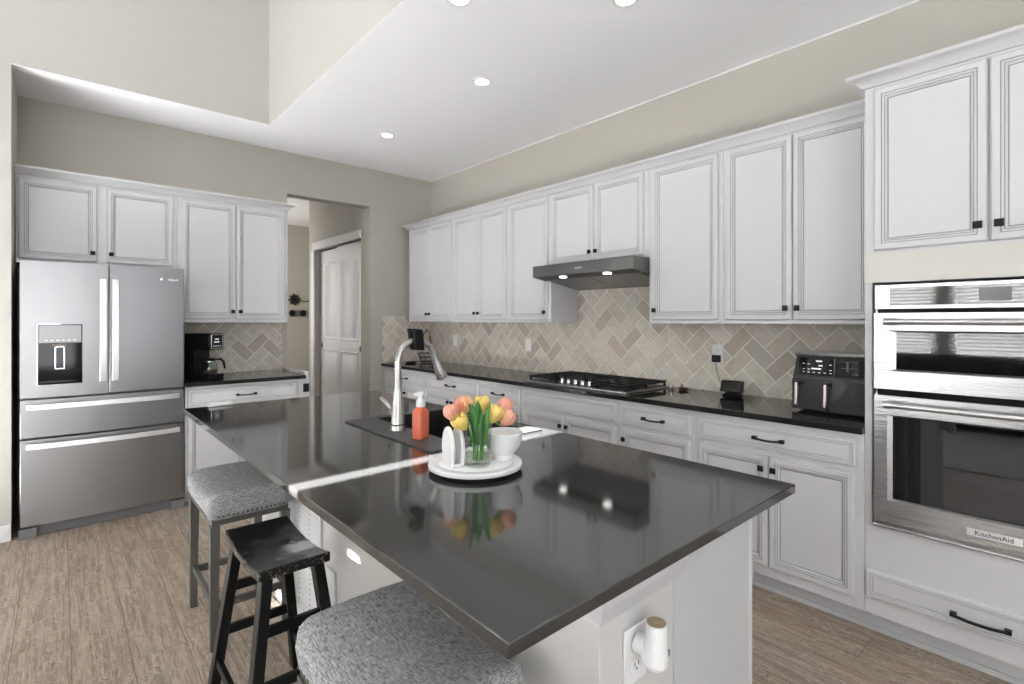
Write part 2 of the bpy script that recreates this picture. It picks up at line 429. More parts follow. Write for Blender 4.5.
FACE = Matrix.Rotation(math.radians(90), 4, 'X')      # text standing up, facing -y
def T(x, y, z): return Matrix.Translation((x, y, z))

# ================================================================ SETTING
WR, WB = 3.25, 5.12
CZ = 3.0
struct('floor', B(-4.6, 4.2, -3.6, 9.2, -0.1, 0.0), 'floor')
M['bounce_floor'] = simple('pale_bounce_carpet', (0.66, 0.66, 0.67), 0.95, bump=0.6, bscale=400)
struct('floor_light_bounce', MB().box(-4.5, -.95, -3.5, 4.49, 0, .012), 'bounce_floor')  # unseen pale floor added to bounce sunlight up to the ceiling
struct('wall_right', B(WR, WR + .12, -3.6, WB, 0, CZ), 'wall')
mb = MB().box(-0.23, 1.636, WB, WB + .15, 0, CZ).box(2.49, WR + .12, WB, WB + .15, 0, CZ).box(1.636, 2.49, WB, WB + .15, 2.60, CZ)
struct('wall_back', mb, 'wall')
struct('wall_alcove_left', B(-0.35, -0.23, 4.62, WB + .15, 0, CZ), 'wall')
mb = MB().box(-4.6, -0.23, 4.50, 4.62, 0, CZ + .12).box(-4.6, 1.297, 4.50, 4.62, CZ + .12, 5.5).box(-0.23, 1.297, 4.50, 4.62, CZ, CZ + .12)
struct('wall_great_room_back', mb, 'wall2')
struct('wall_great_room_upper_right', B(1.297, 1.417, -3.6, 4.62, CZ, 5.5), 'wall2')
mb = MB().box(1.42, WR + .12, -3.6, WB + .15, CZ, CZ + .1).box(-0.35, 1.42, 4.62, WB + .15, CZ, CZ + .1)
mb.box(1.298, 1.42, -3.6, 4.501, CZ - .003, CZ - .0005).box(-.23, 1.42, 4.501, 4.62, CZ - .003, CZ - .0005)
struct('ceiling', mb, 'ceil')
struct('ceiling_great_room', B(-4.6, 1.42, -3.6, 4.62, 5.5, 5.6), 'ceil')
# left great-room wall with windows: two lower ones with blinds, two unseen ones added for sun bounce, small gaps added to shape sunbeams
LX0, LX1 = -4.6, -4.5
def wall_x(holes, y0, y1, z0, z1, x0, x1):
    ys = sorted({y0, y1} | {h[0] for h in holes} | {h[1] for h in holes}); zs = sorted({z0, z1} | {h[2] for h in holes} | {h[3] for h in holes})
    m = MB()
    for a, b in zip(ys, ys[1:]):
        for c, d in zip(zs, zs[1:]):
            cy, cz = (a + b) / 2, (c + d) / 2
            if not any(h[0] < cy < h[1] and h[2] < cz < h[3] for h in holes): m.box(x0, x1, a, b, c, d)
    return m
def wall_y(holes, x0, x1, z0, z1, y0, y1):
    m = wall_x(holes, x0, x1, z0, z1, y0, y1)
    m.v = [(b, a, c) for a, b, c in m.v]; return m
lw = [(0.35, 1.35, .85, 2.25), (1.55, 2.55, .85, 2.25)]
def sunhole(x, y0, y1, z0, z1):   # hole in the left wall that lets the sun reach height z at depth x
    k = 0.70; d = x + 4.55
    return (y0 - .02 * d, y1 - .02 * d, z0 + k * d, z1 + k * d)
slit = (1.46 - .02 * 5.5, 1.525 - .02 * 5.5, 0.860 + .70 * (0.49 + 4.55), 0.954 + .70 * (1.60 + 4.55))
slit2 = (1.525 - .02 * 5.5, 1.62 - .02 * 5.5, 0.914 + .70 * (1.18 + 4.55), 0.954 + .70 * (1.60 + 4.55))
quad = sunhole(.82, 1.775, 1.865, .400, .470 + .07)
fpatch = sunhole(.80, 2.60, 2.68, .0, .015 + .07)
sun_openings = [(2.75, 4.3, 0.4, 2.6), (-3.3, -2.5, 0.8, 2.4)]  # unseen windows added so sun patches on the floor light the ceiling
struct('wall_left', wall_x(lw + sun_openings + [slit, slit2, quad, fpatch], -3.6, 4.5, 0, 5.5, LX0, LX1), 'wall2')
rw = [(-4.0, .2, .45, 2.6), (.8, 3.0, .45, 2.6), (-4.0, .2, 3.35, 4.85)]
struct('wall_rear', wall_y(rw, -4.6, 3.37, 0, 5.5, -3.6, -3.5), 'wall2')
def win_frame(name, a0, a1, z0, z1, nx, nz, flip):
    m = MB(); t = .045
    def bx(p0, p1, q0, q1): m.box(p0, p1, -.03, .03, q0, q1)
    bx(a0, a1, z0, z0 + t); bx(a0, a1, z1 - t, z1); bx(a0, a0 + t, z0, z1); bx(a1 - t, a1, z0, z1)
    for i in range(1, nx): x = a0 + (a1 - a0) * i / nx; bx(x - .02, x + .02, z0, z1)
    for i in range(1, nz): z = z0 + (z1 - z0) * i / nz; bx(a0, a1, z - .02, z + .02)
    if flip: m.v = [(LX0 + .05 + y, x, z) for x, y, z in m.v]
    else: m.v = [(x, -3.55 + y, z) for x, y, z in m.v]
    return struct(name, m, 'white')
win_frame('window_1', *lw[0], 1, 2, True); win_frame('window_2', *lw[1], 1, 2, True)
win_frame('window_3', *rw[0], 4, 1, False); win_frame('window_4', *rw[1], 2, 1, False); win_frame('window_5', *rw[2], 4, 1, False)
win_frame('added_window_1', *sun_openings[0], 2, 1, True); win_frame('added_window_2', *sun_openings[1], 2, 1, True)
for i, h in enumerate(lw):
    t = thing('window_blind', 'white slatted blind on the great room window %s' % ('nearer the rear wall' if i == 0 else 'nearer the fridge'), 'blind', (LX1 + .045, (h[0] + h[1]) / 2, h[2]), 0, 'blinds on the great room windows')
    w = (h[1] - h[0]) / 2 + .03; m = MB(); n = 27
    for k in range(n):
        z = .03 + k * (h[3] - h[2]) / n
        m.hexa([(-.024, -w, z - .010), (.024, -w, z + .010), (.024, w, z + .010), (-.024, w, z - .010)],
               [(-.024, -w, z - .007), (.024, -w, z + .013), (.024, w, z + .013), (-.024, w, z - .007)])
    m.build('slats', 'white', t); B(-.03, .03, -w - .01, w + .01, h[3] - h[2] + .0, h[3] - h[2] + .06).build('headrail', 'white', t)
# hallway behind the opening
struct('wall_hall_left', B(1.38, 1.50, WB + .15, 9.0, 0, CZ), 'wall')
mb = wall_x([(5.34, 6.70, 0, 2.30)], WB + .15, 6.90, 0, CZ, 2.49, 2.60)
struct('wall_hall_closet', mb, 'wall')
struct('wall_closet_inside', MB().box(3.2, 3.3, WB + .15, 6.9, 0, CZ).box(2.6, 4.1, 6.90, 7.0, 0, CZ), 'wall')
struct('wall_hall_far', B(1.38, 4.2, 9.0, 9.12, 0, CZ), 'wall')
struct('wall_hall_right', B(4.1, 4.2, 7.0, 9.0, 0, CZ), 'wall')
struct('ceiling_hall', B(1.38, 4.2, WB + .15, 9.12, CZ, CZ + .1), 'ceil')
area('hall_fill_light', (1.53, 7.9, 1.7), (90, 0, -90), 1.6, 1.6, 44, (1, .98, .95))  # fill lamp added to brighten the hall; no window behind it
# closet sliding doors
def slider(name, y0, y1, x, hy):
    m = MB(); w = y1 - y0
    prof = [(0, 0), (0, .012), (.002, .014)]
    m.box(0, w, -.017, .017, .012, 2.27)
    def pn(z0, z1):
        vs = []
        m.panel(.11, w - .11, z0, z1, -.017, [(0, -.010), (0, 0.0015), (.010, .0065), (.022, .001), (.040, .001), (.06, .008)])
    pn(.20, 1.02); pn(1.14, 2.12)
    m.v = [(x + b, y1 - a, c) for a, b, c in m.v]
    o = struct(name, m, 'white')
    k = MB().lathe([(0, 0), (.018, 0), (.022, -.003), (.022, -.004), (0, -.004)], n=16)
    k.v = [(x - .019 + (c * -1) - .004, hy + a, 1.06 + b * 1.5) for a, b, c in k.v]
    h = k.build('finger_pull', 'blackmetal', o); return o
slider('door_1', 6.00, 6.69, 2.575, 6.63)
slider('door_2', 5.35, 6.06, 2.535, 5.41)
struct('trim_1', MB().box(2.47, 2.49, 5.33, 6.74, 2.29, 2.375).box(2.462, 2.49, 5.32, 6.75, 2.355, 2.385), 'white', bevel=.003)
struct('trim_3', B(WR - .008, WR - .0005, -3.4, WB - .001, CZ - .009, CZ - .0005), 'white')
struct('trim_2', MB().box(2.475, 2.489, 6.70, 6.80, 0, 2.29), 'white', bevel=.003)
bbp = [(0, 0), (.013, 0), (.013, .08), (.008, .10), (0, .10)]
def base(name, path): struct(name, MB().sweep(path, [(a, b) for a, b in bbp]), 'white')
base('baseboard_great_room', [(-4.48, 4.498), (-0.231, 4.498)][::1])
base('baseboard_hall_far', [(1.52, 8.998), (4.08, 8.998)])
base('baseboard_back', [(2.495, 5.118), (2.62, 5.118)])
base('baseboard_right', [(3.248, -0.2), (3.248, -3.45)])
# tile backsplashes
tag(B(3.238, WR - .001, .66, WB - .013, .915, 1.90).build('tile_backsplash', 'tile'), 'beige herringbone stone tile behind the gas cooktop and long counter', 'backsplash')
tag(B(2.63, 3.25, WB - .012, WB - .001, .915, 1.43).build('tile_backsplash', 'tile', bevel=.002), 'short return of beige herringbone tile on the end wall beside the closet opening', 'backsplash')
tag(B(.70, 1.585, WB - .012, WB - .001, .915, 1.372).build('tile_backsplash', 'tile', bevel=.002), 'beige herringbone tile behind the coffee maker', 'backsplash')

# recessed lamps
for x, y, lb in [(2.14, 4.07, 'round recessed ceiling light farthest back, near the corner above the wall cabinets'),
                 (2.14, 2.73, 'round recessed ceiling light in the middle of the flat ceiling'),
                 (1.50, 2.10, 'round recessed ceiling light cut by the top edge, left of the two'),
                 (2.13, 1.55, 'round recessed ceiling light cut by the top edge, right of the two')]:
    t = thing('recessed_light', lb, 'ceiling light', (x, y, CZ - .006), 0, 'recessed ceiling lights')
    MB().lathe([(.045, .003), (.050, -.003), (.066, -.003), (.070, .005), (.045, .005)], n=32).build('trim_ring', 'white', t)
    MB().lathe([(0, .0), (.044, .0), (.044, .005), (0, .005)], n=32).build('lens', 'lamp', t)

# ================================================================ CABINETRY
DP = [(0, 0), (0, .012), (.003, .018), (.006, .020), (.0265, .020), (.0275, .0165), (.0300, .0165), (.0312, .0198), (.0365, .0190), (.0378, .0150), (.0405, .0150), (.0418, .0168), (.0465, .0125), (.0480, .0075), (.0515, .0075), (.0525, .0090)]
DM = [0] * 15
for i_ in (5, 9, 13): DM[i_] = 1
WP = [(0, 0), (0, .012), (.004, .018), (.013, .019), (.0142, .016), (.0162, .016), (.0175, .019), (.0225, .018), (.0237, .0145), (.0257, .0145), (.027, .016)]
WM = [0] * 10
for i_ in (4, 8): WM[i_] = 1
def door(root, x0, x1, z0, z1, knob=None, name='door', y=0.0, kz=None):
    o = MB().panel(x0, x1, z0, z1, y, DP, DM).build(name, ['cab', 'glaze'], root, ang=20)
    if knob:
        kx = x1 - .026 if knob[0] == 'r' else x0 + .026
        zz = (z0 + .062) if knob[1] == 'b' else (z1 - .062)
        m = MB().tube([(kx, y - .018, zz), (kx, y - .034, zz)], .006, 10)
        m.frustum((-.0115, .0115, -.0115, .0115), (-.0145, .0145, -.0145, .0145), 0, .008) if False else None
        k = m.build('knob', 'blackmetal', o)
        m2 = MB()
        for a, b, c, d in [(.011, -.032, .0145, -.037), (.0145, -.037, .0145, -.043), (.0145, -.043, .010, -.047)]:
            m2.hexa([(kx - a, y + b, zz - a), (kx + a, y + b, zz - a), (kx + a, y + b, zz + a), (kx - a, y + b, zz + a)],
                    [(kx - c, y + d, zz - c), (kx + c, y + d, zz - c), (kx + c, y + d, zz + c), (kx - c, y + d, zz + c)])
        m2.v = m.v + m2.v; nv = len(m.v)
        m3 = MB(); m3.v = m2.v; m3.f = m.f + [tuple(i + nv for i in f) for f in m2.f]; m3.mi = [0] * len(m3.f)
        bpy.data.objects.remove(k); m3.build('knob', 'blackmetal', o, bevel=.004)
    return o
def pull(o, cx, z, w=.13, y=-.018, name='handle'):
    m = MB(); n = 8
    m.box(cx - w / 2 - .010, cx - w / 2 + .010, y - .022, y, z - .008, z + .008)
    m.box(cx + w / 2 - .010, cx + w / 2 + .010, y - .022, y, z - .008, z + .008)
    pts = [(cx - w / 2 + w * i / n, y - .022 - .007 * math.sin(math.pi * i / n), z - .004 * math.sin(math.pi * i / n)) for i in range(n + 1)]
    for a, b in zip(pts, pts[1:]): m.bar(a, b, .011, .008)
    m.build(name, 'blackmetal', o)
def drawer(root, x0, x1, z0, z1, handle=True, y=0.0, w=.13):
    o = MB().panel(x0, x1, z0, z1, y, WP, WM).build('drawer' if handle else 'false_drawer_front', ['cab', 'glaze'], root, ang=20)
    if handle: pull(o, (x0 + x1) / 2, (z0 + z1) / 2, w)
    return o
CROWN = [(0, 0), (.008, 0), (.010, .005), (.016, .010), (.034, .028), (.047, .035), (.054, .037), (.057, .042), (.057, .051), (0, .051)]

# ---- right wall uppers: local x = 2m wide run, root at left end; world Y = yL - x
GU = 'wall cabinets above the long counter'
def upper(yL, yR, z0, z1, label, doors, depth=.33, gap=.001):
    t = thing('wall_cabinet', label, 'wall cabinet', (2.92, yL, z0), -90, GU)
    w = yL - yR; h = z1 - z0
    B(0, w, 0, depth - .012, 0, h).build('body', 'cab', t, bevel=.002)
    B(0.004, w - .004, -.006, 0, -.002, .016).build('bottom_rail', 'cab', t, bevel=.0015)
    for (a, b, kn) in doors: door(t, yL - a, yL - b, .020, h - .012, kn)
    return t
upper(5.04, 4.178, 1.366, 2.382, 'tall two-door white wall cabinet at the far left end of the long run', [(5.010, 4.610, 'rb'), (4.604, 4.200, 'lb')])
upper(4.177, 3.352, 1.366, 2.382, 'tall two-door white wall cabinet, second from the far left end of the long run', [(4.165, 3.778, 'rb'), (3.772, 3.375, 'lb')])
upper(3.351, 2.838, 1.366, 2.382, 'single-door white wall cabinet just left of the range hood', [(3.330, 2.862, 'rb')])
upper(2.837, 1.936, 1.800, 2.382, 'short two-door white wall cabinet above the range hood', [(2.825, 2.396, 'rb'), (2.390, 1.974, 'lb')])
upper(1.935, 1.432, 1.366, 2.382, 'single-door white wall cabinet just right of the range hood', [(1.905, 1.458, 'lb')])
upper(1.431, .664, 1.366, 2.382, 'wide two-door white wall cabinet beside the tall oven cabinet', [(1.409, 1.052, 'rb'), (1.046, .690, 'lb')])
m = MB().sweep([(3.24, 5.045), (2.915, 5.045), (2.915, .664)][::-1] if False else [(3.24, 5.042), (2.917, 5.042), (2.917, .664)], [(-o if False else o, z) for o, z in CROWN])
def crown(name, label, path, z, flip=False):
    pr = [(o, zz + z) for o, zz in CROWN]
    mm = MB().sweep(path, pr)
    tag(mm.build(name, 'cab', ang=50), label, 'crown moulding')
crown('crown_moulding', 'white crown moulding along the top of the long run of wall cabinets', [(3.24, 5.043), (2.916, 5.043), (2.916, .666)][::-1][::-1], 2.383)
crown('crown_moulding', 'white crown moulding above the refrigerator cabinets', [(-.228, 4.797), (1.541, 4.797), (1.541, 5.11)], 2.374)
crown('crown_moulding', 'white crown moulding on top of the tall oven cabinet', [(2.91 - .005, .662), (2.646, .662), (2.646, -.16)], 2.396)

# ---- back wall uppers
GB = 'cabinets above the refrigerator and coffee counter'
t = thing('wall_cabinet', 'short wide two-door white cabinet over the refrigerator', 'wall cabinet', (-.225, 4.80, 1.775), 0, GB)
B(0, .923, 0, .30, 0, .598).build('body', 'cab', t, bevel=.002)
door(t, .014, .428, .030, .572, 'rb'); door(t, .482, .893, .030, .572, 'lb')
t = thing('wall_cabinet', 'tall two-door white wall cabinet over the coffee maker', 'wall cabinet', (.699, 4.80, 1.366), 0, GB)
B(0, .841, 0, .30, 0, 1.007).build('body', 'cab', t, bevel=.002)
door(t, .026, .414, .028, .981, 'rb'); door(t, .420, .808, .028, .981, 'lb')
B(.004, .837, -.006, 0, -.002, .016).build('bottom_rail', 'cab', t, bevel=.0015)

# ---- right base cabinets
GL = 'base cabinets under the long counter'
def basecab(yL, yR, label, drawers, doors, group=GL):
    t = thing('base_cabinet', label, 'base cabinet', (2.65, yL, 0), -90, group); w = yL - yR
    B(0, w, 0, .595, .105, .882).build('body', 'cab', t, bevel=.0015)
    MB().box(0, w, .085, .10, 0, .105).box(0, w, .072, .085, 0, .022).build('toe_kick', 'cab', t)
    for a, b, hd in drawers: drawer(t, yL - a, yL - b, .735, .852, hd)
    for a, b, kn in doors: door(t, yL - a, yL - b, .158, .708, kn)
basecab(5.10, 4.212, 'base cabinet with two doors and a drawer at the far end of the long counter', [(5.06, 4.228, True)], [(5.06, 4.647, 'rt'), (4.641, 4.228, 'lt')])
basecab(4.211, 3.411, 'base cabinet with two doors and a drawer, second from the far end', [(4.195, 3.427, True)], [(4.195, 3.815, 'rt'), (3.809, 3.427, 'lt')])
basecab(3.410, 2.879, 'narrow base cabinet just left of the cooktop', [(3.394, 2.895, True)], [(3.394, 2.895, 'rt')])
basecab(2.878, 1.974, 'base cabinet under the cooktop with a plain false drawer front', [(2.862, 2.000, False)], [(2.862, 2.434, 'rt'), (2.428, 2.000, 'lt')])
basecab(1.973, 1.459, 'narrow base cabinet just right of the cooktop', [(1.949, 1.484, True)], [(1.949, 1.484, 'lt')])
basecab(1.458, .661, 'wide base cabinet with two doors and a drawer under the air fryer', [(1.434, .688, True)], [(1.434, 1.066, 'rt'), (1.060, .695, 'lt')])
tag(B(2.617, 3.236, .662, 5.115, .884, .914).build('worktop', 'shadequartz', bevel=.003), 'long polished grey quartz worktop, coloured darker for its viewing angle, holding the gas cooktop', 'worktop')

# ---- back base cabinet
t = thing('base_cabinet', 'white base cabinet under the coffee maker, with a drawer and black outlet', 'base cabinet', (.700, 4.49, 0), 0)
mb = MB().box(0, .86, 0, .60, .105, .882)
mb.build('body', 'cab', t, bevel=.0015)
B(0, .86, .07, .085, 0, .105).build('toe_kick', 'cab', t)
drawer(t, .018, .815, .735, .855, True)
door(t, .018, .412, .158, .708, 'rt'); door(t, .418, .815, .158, .708, 'lt')
mb = MB().box(.861, .925, 0, .61, 0, .882).box(.888, .925, 0.03, .61, .882, .935); mb.build('end_panel', 'cab', t, bevel=.0015)
tag(B(1.566, 1.616, 4.482, 4.488, .765, .838).build('outlet_plate', 'black', bevel=.002), 'small black square outlet at the right end of the coffee cabinet', 'outlet')
tag(B(.698, 1.580, 4.455, 5.105, .884, .914).build('worktop', 'shadequartz', bevel=.003), 'short polished grey quartz worktop, coloured darker for its viewing angle, under the coffee maker', 'worktop')

# ---- tall oven cabinet
t = thing('oven_cabinet', 'tall white cabinet housing the two built-in ovens', 'tall cabinet', (2.65, .660, 0), -90)
w = .815; X0, X1 = .030, .785
mb = MB().box(0, w, 0, .59, 1.545, 2.395).box(0, w, 0, .59, .105, .495).box(0, .028, 0, .59, .495, 1.545).box(w - .028, w, 0, .59, .495, 1.545).box(.028, w - .028, .56, .59, .495, 1.545)
mb.build('body', 'cab', t, bevel=.0015)
MB().box(0, w, .085, .10, 0, .105).box(0, w, .072, .085, 0, .022).build('toe_kick', 'cab', t)
B(.001, w - .001, -.003, 0, 1.548, 1.672).build('filler_panel', 'cream', t)
door(t, .036, .398, 1.685, 2.380, 'rb'); door(t, .406, .780, 1.685, 2.380, 'lb')
dr = drawer(t, .008, .800, .185, .300, False); dr.name = 'drawer'
pull(dr, .378, .234, .155)

# ---- ovens (local: same frame as the cabinet)
def ovenroot(name, label, cat): return thing(name, label, cat, (2.65, .660, 0), -90)
OL, OR = .040, .800
t = ovenroot('microwave_oven', 'built-in stainless microwave oven with control strip, upper of the two ovens', 'oven')
B(OL, OR - .018, .001, .45, 1.095, 1.535).build('body', 'steelV', t)
f = B(OL, OR, -.022, 0, 1.430, 1.535).build('control_panel', 'steelY', t, bevel=.003)
B(OL + .055, OR - .055, -.0245, -.0215, 1.446, 1.520).build('display_glass', 'ovenglass', f)
B(OL + .335, OR - .335, -.0262, -.0244, 1.458, 1.508).build('screen', 'grayplastic', f)
d = MB()
def oven_door(z0, z1, g0, g1, gl):
    m = MB(); x0, x1 = OL, OR; y0, y1 = -.032, 0
    m.panel(x0, x1, z0, z1, 0, [(0, 0), (0, .028), (.004, .032)])
    return m
def frame_door(z0, z1, gx0, gx1, gz0, gz1):
    # front face with a recessed window
    m = MB(); y = -.032
    m.box(OL, OR, y, 0, z0, gz0); m.box(OL, OR, y, 0, gz1, z1); m.box(OL, gx0, y, 0, gz0, gz1); m.box(gx1, OR, y, 0, gz0, gz1)
    m.add([(gx0, y, gz0), (gx1, y, gz0), (gx1, y, gz1), (gx0, y, gz1), (gx0 + .018, y + .012, gz0 + .008), (gx1 - .018, y + .012, gz0 + .008), (gx1 - .018, y + .012, gz1 - .008), (gx0 + .018, y + .012, gz1 - .008)],
          [(0, 1, 5, 4), (1, 2, 6, 5), (2, 3, 7, 6), (3, 0, 4, 7)])
    return m
def barhandle(root, z, x0, x1):
    m = MB(); m.tube([(x0, -.075, z), (x1, -.075, z)], .0125, 20)
    for x in (x0 + .018, x1 - .018):
        m.tube([(x, -.032, z), (x, -.064, z)], .009, 14)
    for x in (x0 - .001, x1 - .030): m.tube([(x, -.075, z), (x + .031, -.075, z)], .0150, 20)
    for k in range(3): m.tube([(x0 + .034 + k * .006, -.075, z), (x0 + .037 + k * .006, -.075, z)], .0138, 20)
    m.build('handle', 'steelY', root)
d = frame_door(1.093, 1.415, OL + .060, OR - .060, 1.172, 1.340).build('door', 'steelY', t, bevel=.001)
B(OL + .076, OR - .076, -.021, -.018, 1.178, 1.334).build('window', 'ovenglass', d)
barhandle(d, 1.378, OL + .045, OR - .045)
B(OL + .01, OR - .028, -.014, .001, 1.415, 1.430).build('gap_strip', 'dark', t)
t = ovenroot('built_in_oven', 'built-in stainless oven with large dark window, lower of the two ovens', 'oven')
B(OL, OR - .018, .001, .45, .520, 1.076).build('body', 'steelV', t)
d = frame_door(.528, 1.066, OL + .048, OR - .048, .625, .985).build('door', 'steelY', t, bevel=.001)
B(OL + .064, OR - .064, -.021, -.018, .631, .979).build('window', 'ovenglass', d)
barhandle(d, 1.032, OL + .045, OR - .045)
B(OL + .30, OL + .300 + .155, -.0345, -.0315, .560, .588).build('badge', 'plastic', d, bevel=.001)
text('badge_lettering', 'KitchenAid', .024, 'black', d, T(OL + .3775, -.0352, .574) @ FACE)
m = MB().box(OL + .01, OR - .028, -.016, .001, 1.066, 1.092); m.build('vent_strip', 'dark', t)
m = MB().box(OL + .0, OR - .0, -.014, 0, .500, .518).tube([(OL - .006, -.012, .506), (OR + .006, -.012, .506)], .008, 12)
m.build('bottom_trim', 'steelY', t)

# ================================================================ REFRIGERATOR
t = thing('refrigerator', 'stainless french door refrigerator with ice dispenser and two bottom drawers', 'refrigerator', (.25, 4.45, 0))
B(-.435, .435, .055, .65, .02, 1.755).build('body', 'grayplastic', t, bevel=.004)
def bowed(x0, x1, z0, z1, bow=.022, hole=None):
    n = 12; poly = []
    for i in range(n + 1):
        x = x0 + (x1 - x0) * i / n; k = (x / .44)
        poly.append((x, -bow * (1 - k * k) + .012))
    poly += [(x1, .052), (x0, .052)]
    return MB().prism([(a, b) for a, b in poly], 2, z0, z1)
hx0, hx1, hz0, hz1 = -.355, -.138, .968, 1.356
# left door with a real dispenser recess
m = MB(); ys = lambda x: -.022 * (1 - (x / .44) ** 2) + .012
xs = [-.44, -.40, hx0, -.30, -.25, -.19, hx1, -.09, -.045, -.003]
zs = [.888, hz0, hz1, 1.762]
for a, b in zip(xs, xs[1:]):
    for c, d in zip(zs, zs[1:]):
        if hx0 <= a < hx1 and c == hz0: continue
        m.hexa([(a, ys(a), c), (b, ys(b), c), (b, .052, c), (a, .052, c)], [(a, ys(a), d), (b, ys(b), d), (b, .052, d), (a, .052, d)])
ld = m.build('door', 'steelX', t)
rd = bowed(.003, .44, .888, 1.762).build('door', 'steelX', t, bevel=.004)
disp = MB().box(hx0, hx1, .045, .052, hz0, hz1).box(hx0, hx0 + .004, .004, .05, hz0, hz1).box(hx1 - .004, hx1, .004, .05, hz0, hz1).box(hx0, hx1, .004, .05, hz1 - .004, hz1).box(hx0, hx1, .0, .05, hz0, hz0 + .014)
dsp = disp.build('dispenser', 'glossblack', ld)
mm = MB(); fx0, fx1, fz0, fz1 = hx0 - .006, hx1 + .006, hz0 - .006, hz1 + .006
for a in [(fx0, fx1, fz0, fz0 + .006), (fx0, fx1, fz1 - .006, fz1), (fx0, fx0 + .006, fz0, fz1), (fx1 - .006, fx1, fz0, fz1)]: mm.box(a[0], a[1], -.003, .012, a[2], a[3])
mm.build('dispenser_frame', 'chrome', dsp, bevel=.001) if False else mm.build('dispenser_frame', 'chrome', ld, bevel=.001)
m = MB().box(hx0 + .004, hx1 - .004, .001, .03, 1.236, hz1 - .004).build('dispenser_controls', 'steelX', ld, bevel=.002)
m = MB()
for k in range(6): m.box(hx0 + .03 + k * .028, hx0 + .046 + k * .028, -.0005, .001, 1.250, 1.256)
m.build('control_marks', 'plastic', ld)
m = MB().frustum((-.285, -.220, .012, .03), (-.285, -.218, .006, .03), 1.214, 1.232)
for a in [(-.276, -.270, 1.07, 1.214), (-.232, -.226, 1.07, 1.214), (-.276, -.226, 1.064, 1.071), (-.276, -.226, 1.208, 1.214)]: m.box(a[0], a[1], .016, .026, a[2], a[3])
m.build('dispenser_paddle', 'chrome', ld)
def vhandle(door_, x0, x1):
    n = 14; m = MB(); z0, z1 = .972, 1.662; pr = []
    front = []; back = []
    for i in range(n + 1):
        k = i / n; z = z0 + (z1 - z0) * k; o = -.028 - .030 * math.sin(math.pi * k) ** .6
        front.append((o - .010, z)); back.append((o, z))
    poly = [front[0]] + front[1:] + list(reversed(back))
    m.prism([(a, b) for a, b in poly], 0, x0, x1)
    m.box(x0 + .004, x1 - .004, -.034, .004, z0 + .004, z0 + .03).box(x0 + .004, x1 - .004, -.034, .004, z1 - .03, z1 - .004)
    m.build('handle', 'chrome', door_, bevel=.002)
M['handle'] = simple('satin_handle_metal', (0.93, 0.93, 0.94), 0.45, 1.0)
vhandle(ld, -.050, -.014); vhandle(rd, .016, .052)
for o in [c for d_ in (ld, rd) for c in d_.children if c.name.startswith('handle')]: o.data.materials[0] = M['handle']
def fdrawer(z0, z1, hz):
    d = bowed(-.44, .44, z0, z1).build('drawer', 'steelX', t, bevel=.004)
    n = 16; m = MB(); fr = []; bk = []
    for i in range(n + 1):
        k = i / n; x = -.410 + .820 * k; o = -.014 - .042 * math.sin(math.pi * k) ** .55
        fr.append((x, o - .010)); bk.append((x, o))
    m.prism(fr[::-1] + bk, 2, hz - .017, hz + .017)
    m.box(-.408, -.385, -.020, .012, hz - .014, hz + .014).box(.385, .408, -.020, .012, hz - .014, hz + .014)
    m.build('handle', M['handle'], d, bevel=.003)
fdrawer(.632, .876, .832); fdrawer(.072, .622, .583)
m = MB().box(-.44, .44, .045, .07, .0, .068).box(-.445, -.36, .0, .05, 0, .062).box(.36, .445, .0, .05, 0, .062)
m.build('base_grille', 'grayplastic', t, bevel=.004)
l = MB().lathe([(0, 0), (.008, 0), (.008, .002), (0, .002)], n=16); l.xf(T(.300, ys(.300) - .0005, 1.680) @ FACE)
l.build('logo_mark', 'chrome', rd)
text('logo_lettering', 'Whirlpool', .021, 'chrome', rd, T(.358, ys(.36) - .001, 1.678) @ FACE)

# ================================================================ RANGE HOOD
t = thing('range_hood', 'stainless under-cabinet range hood with two lit lamps', 'range hood', (2.75, 2.872, 1.61), -90)
# local x 0..0.93, y 0..0.48 into wall, z from 0 (lowest back)
w = .932
m = MB().prism([(0, .105), (.485, .020), (.485, .188), (0, .188)], 0, 0, .004).prism([(0, .105), (.485, .020), (.485, .188), (0, .188)], 0, w - .004, w)
m.box(.004, w - .004, 0, .004, .105, .188).box(.004, w - .004, 0.004, .485, .184, .188).box(.004, w - .004, .480, .485, .02, .184)
m.build('canopy', 'hood', t, bevel=.001)
sl = lambda y: .105 - (y) * .085 / .485
m = MB().hexa([(.004, .004, sl(.004)), (w - .004, .004, sl(.004)), (w - .004, .10, sl(.10)), (.004, .10, sl(.10))], [(.004, .004, sl(.004) + .02), (w - .004, .004, sl(.004) + .02), (w - .004, .10, sl(.10) + .02), (.004, .10, sl(.10) + .02)])
m.build('lamp_panel', 'black', t)
for k in range(2):
    a = .03 + k * .44; b = a + .432
    m = MB().hexa([(a, .105, sl(.105)), (b, .105, sl(.105)), (b, .46, sl(.46)), (a, .46, sl(.46))], [(a, .105, sl(.105) + .01), (b, .105, sl(.105) + .01), (b, .46, sl(.46) + .01), (a, .46, sl(.46) + .01)])
    m.build('grease_filter', 'hood', t, bevel=.002)
for x in (.27, .68):
    m = MB().lathe([(0, -.004), (.026, -.004), (.030, 0), (.030, .004), (0, .004)], (x, .055, sl(.055) - .002), 24); m.build('lamp', 'hoodlamp', t)
B(.43, .50, -.002, 0, .140, .152).build('badge', 'chrome', t)
for x in (.27, .68):
    ld_ = bpy.data.lights.new('hood_lamp', 'SPOT'); ld_.energy = 4; ld_.spot_size = math.radians(110); ld_.spot_blend = .8; ld_.shadow_soft_size = .03; ld_.color = (1, .95, .87)
    lo = bpy.data.objects.new('hood_lamp', ld_); COL.objects.link(lo); lo.parent = t; lo.location = (x, .06, .075)

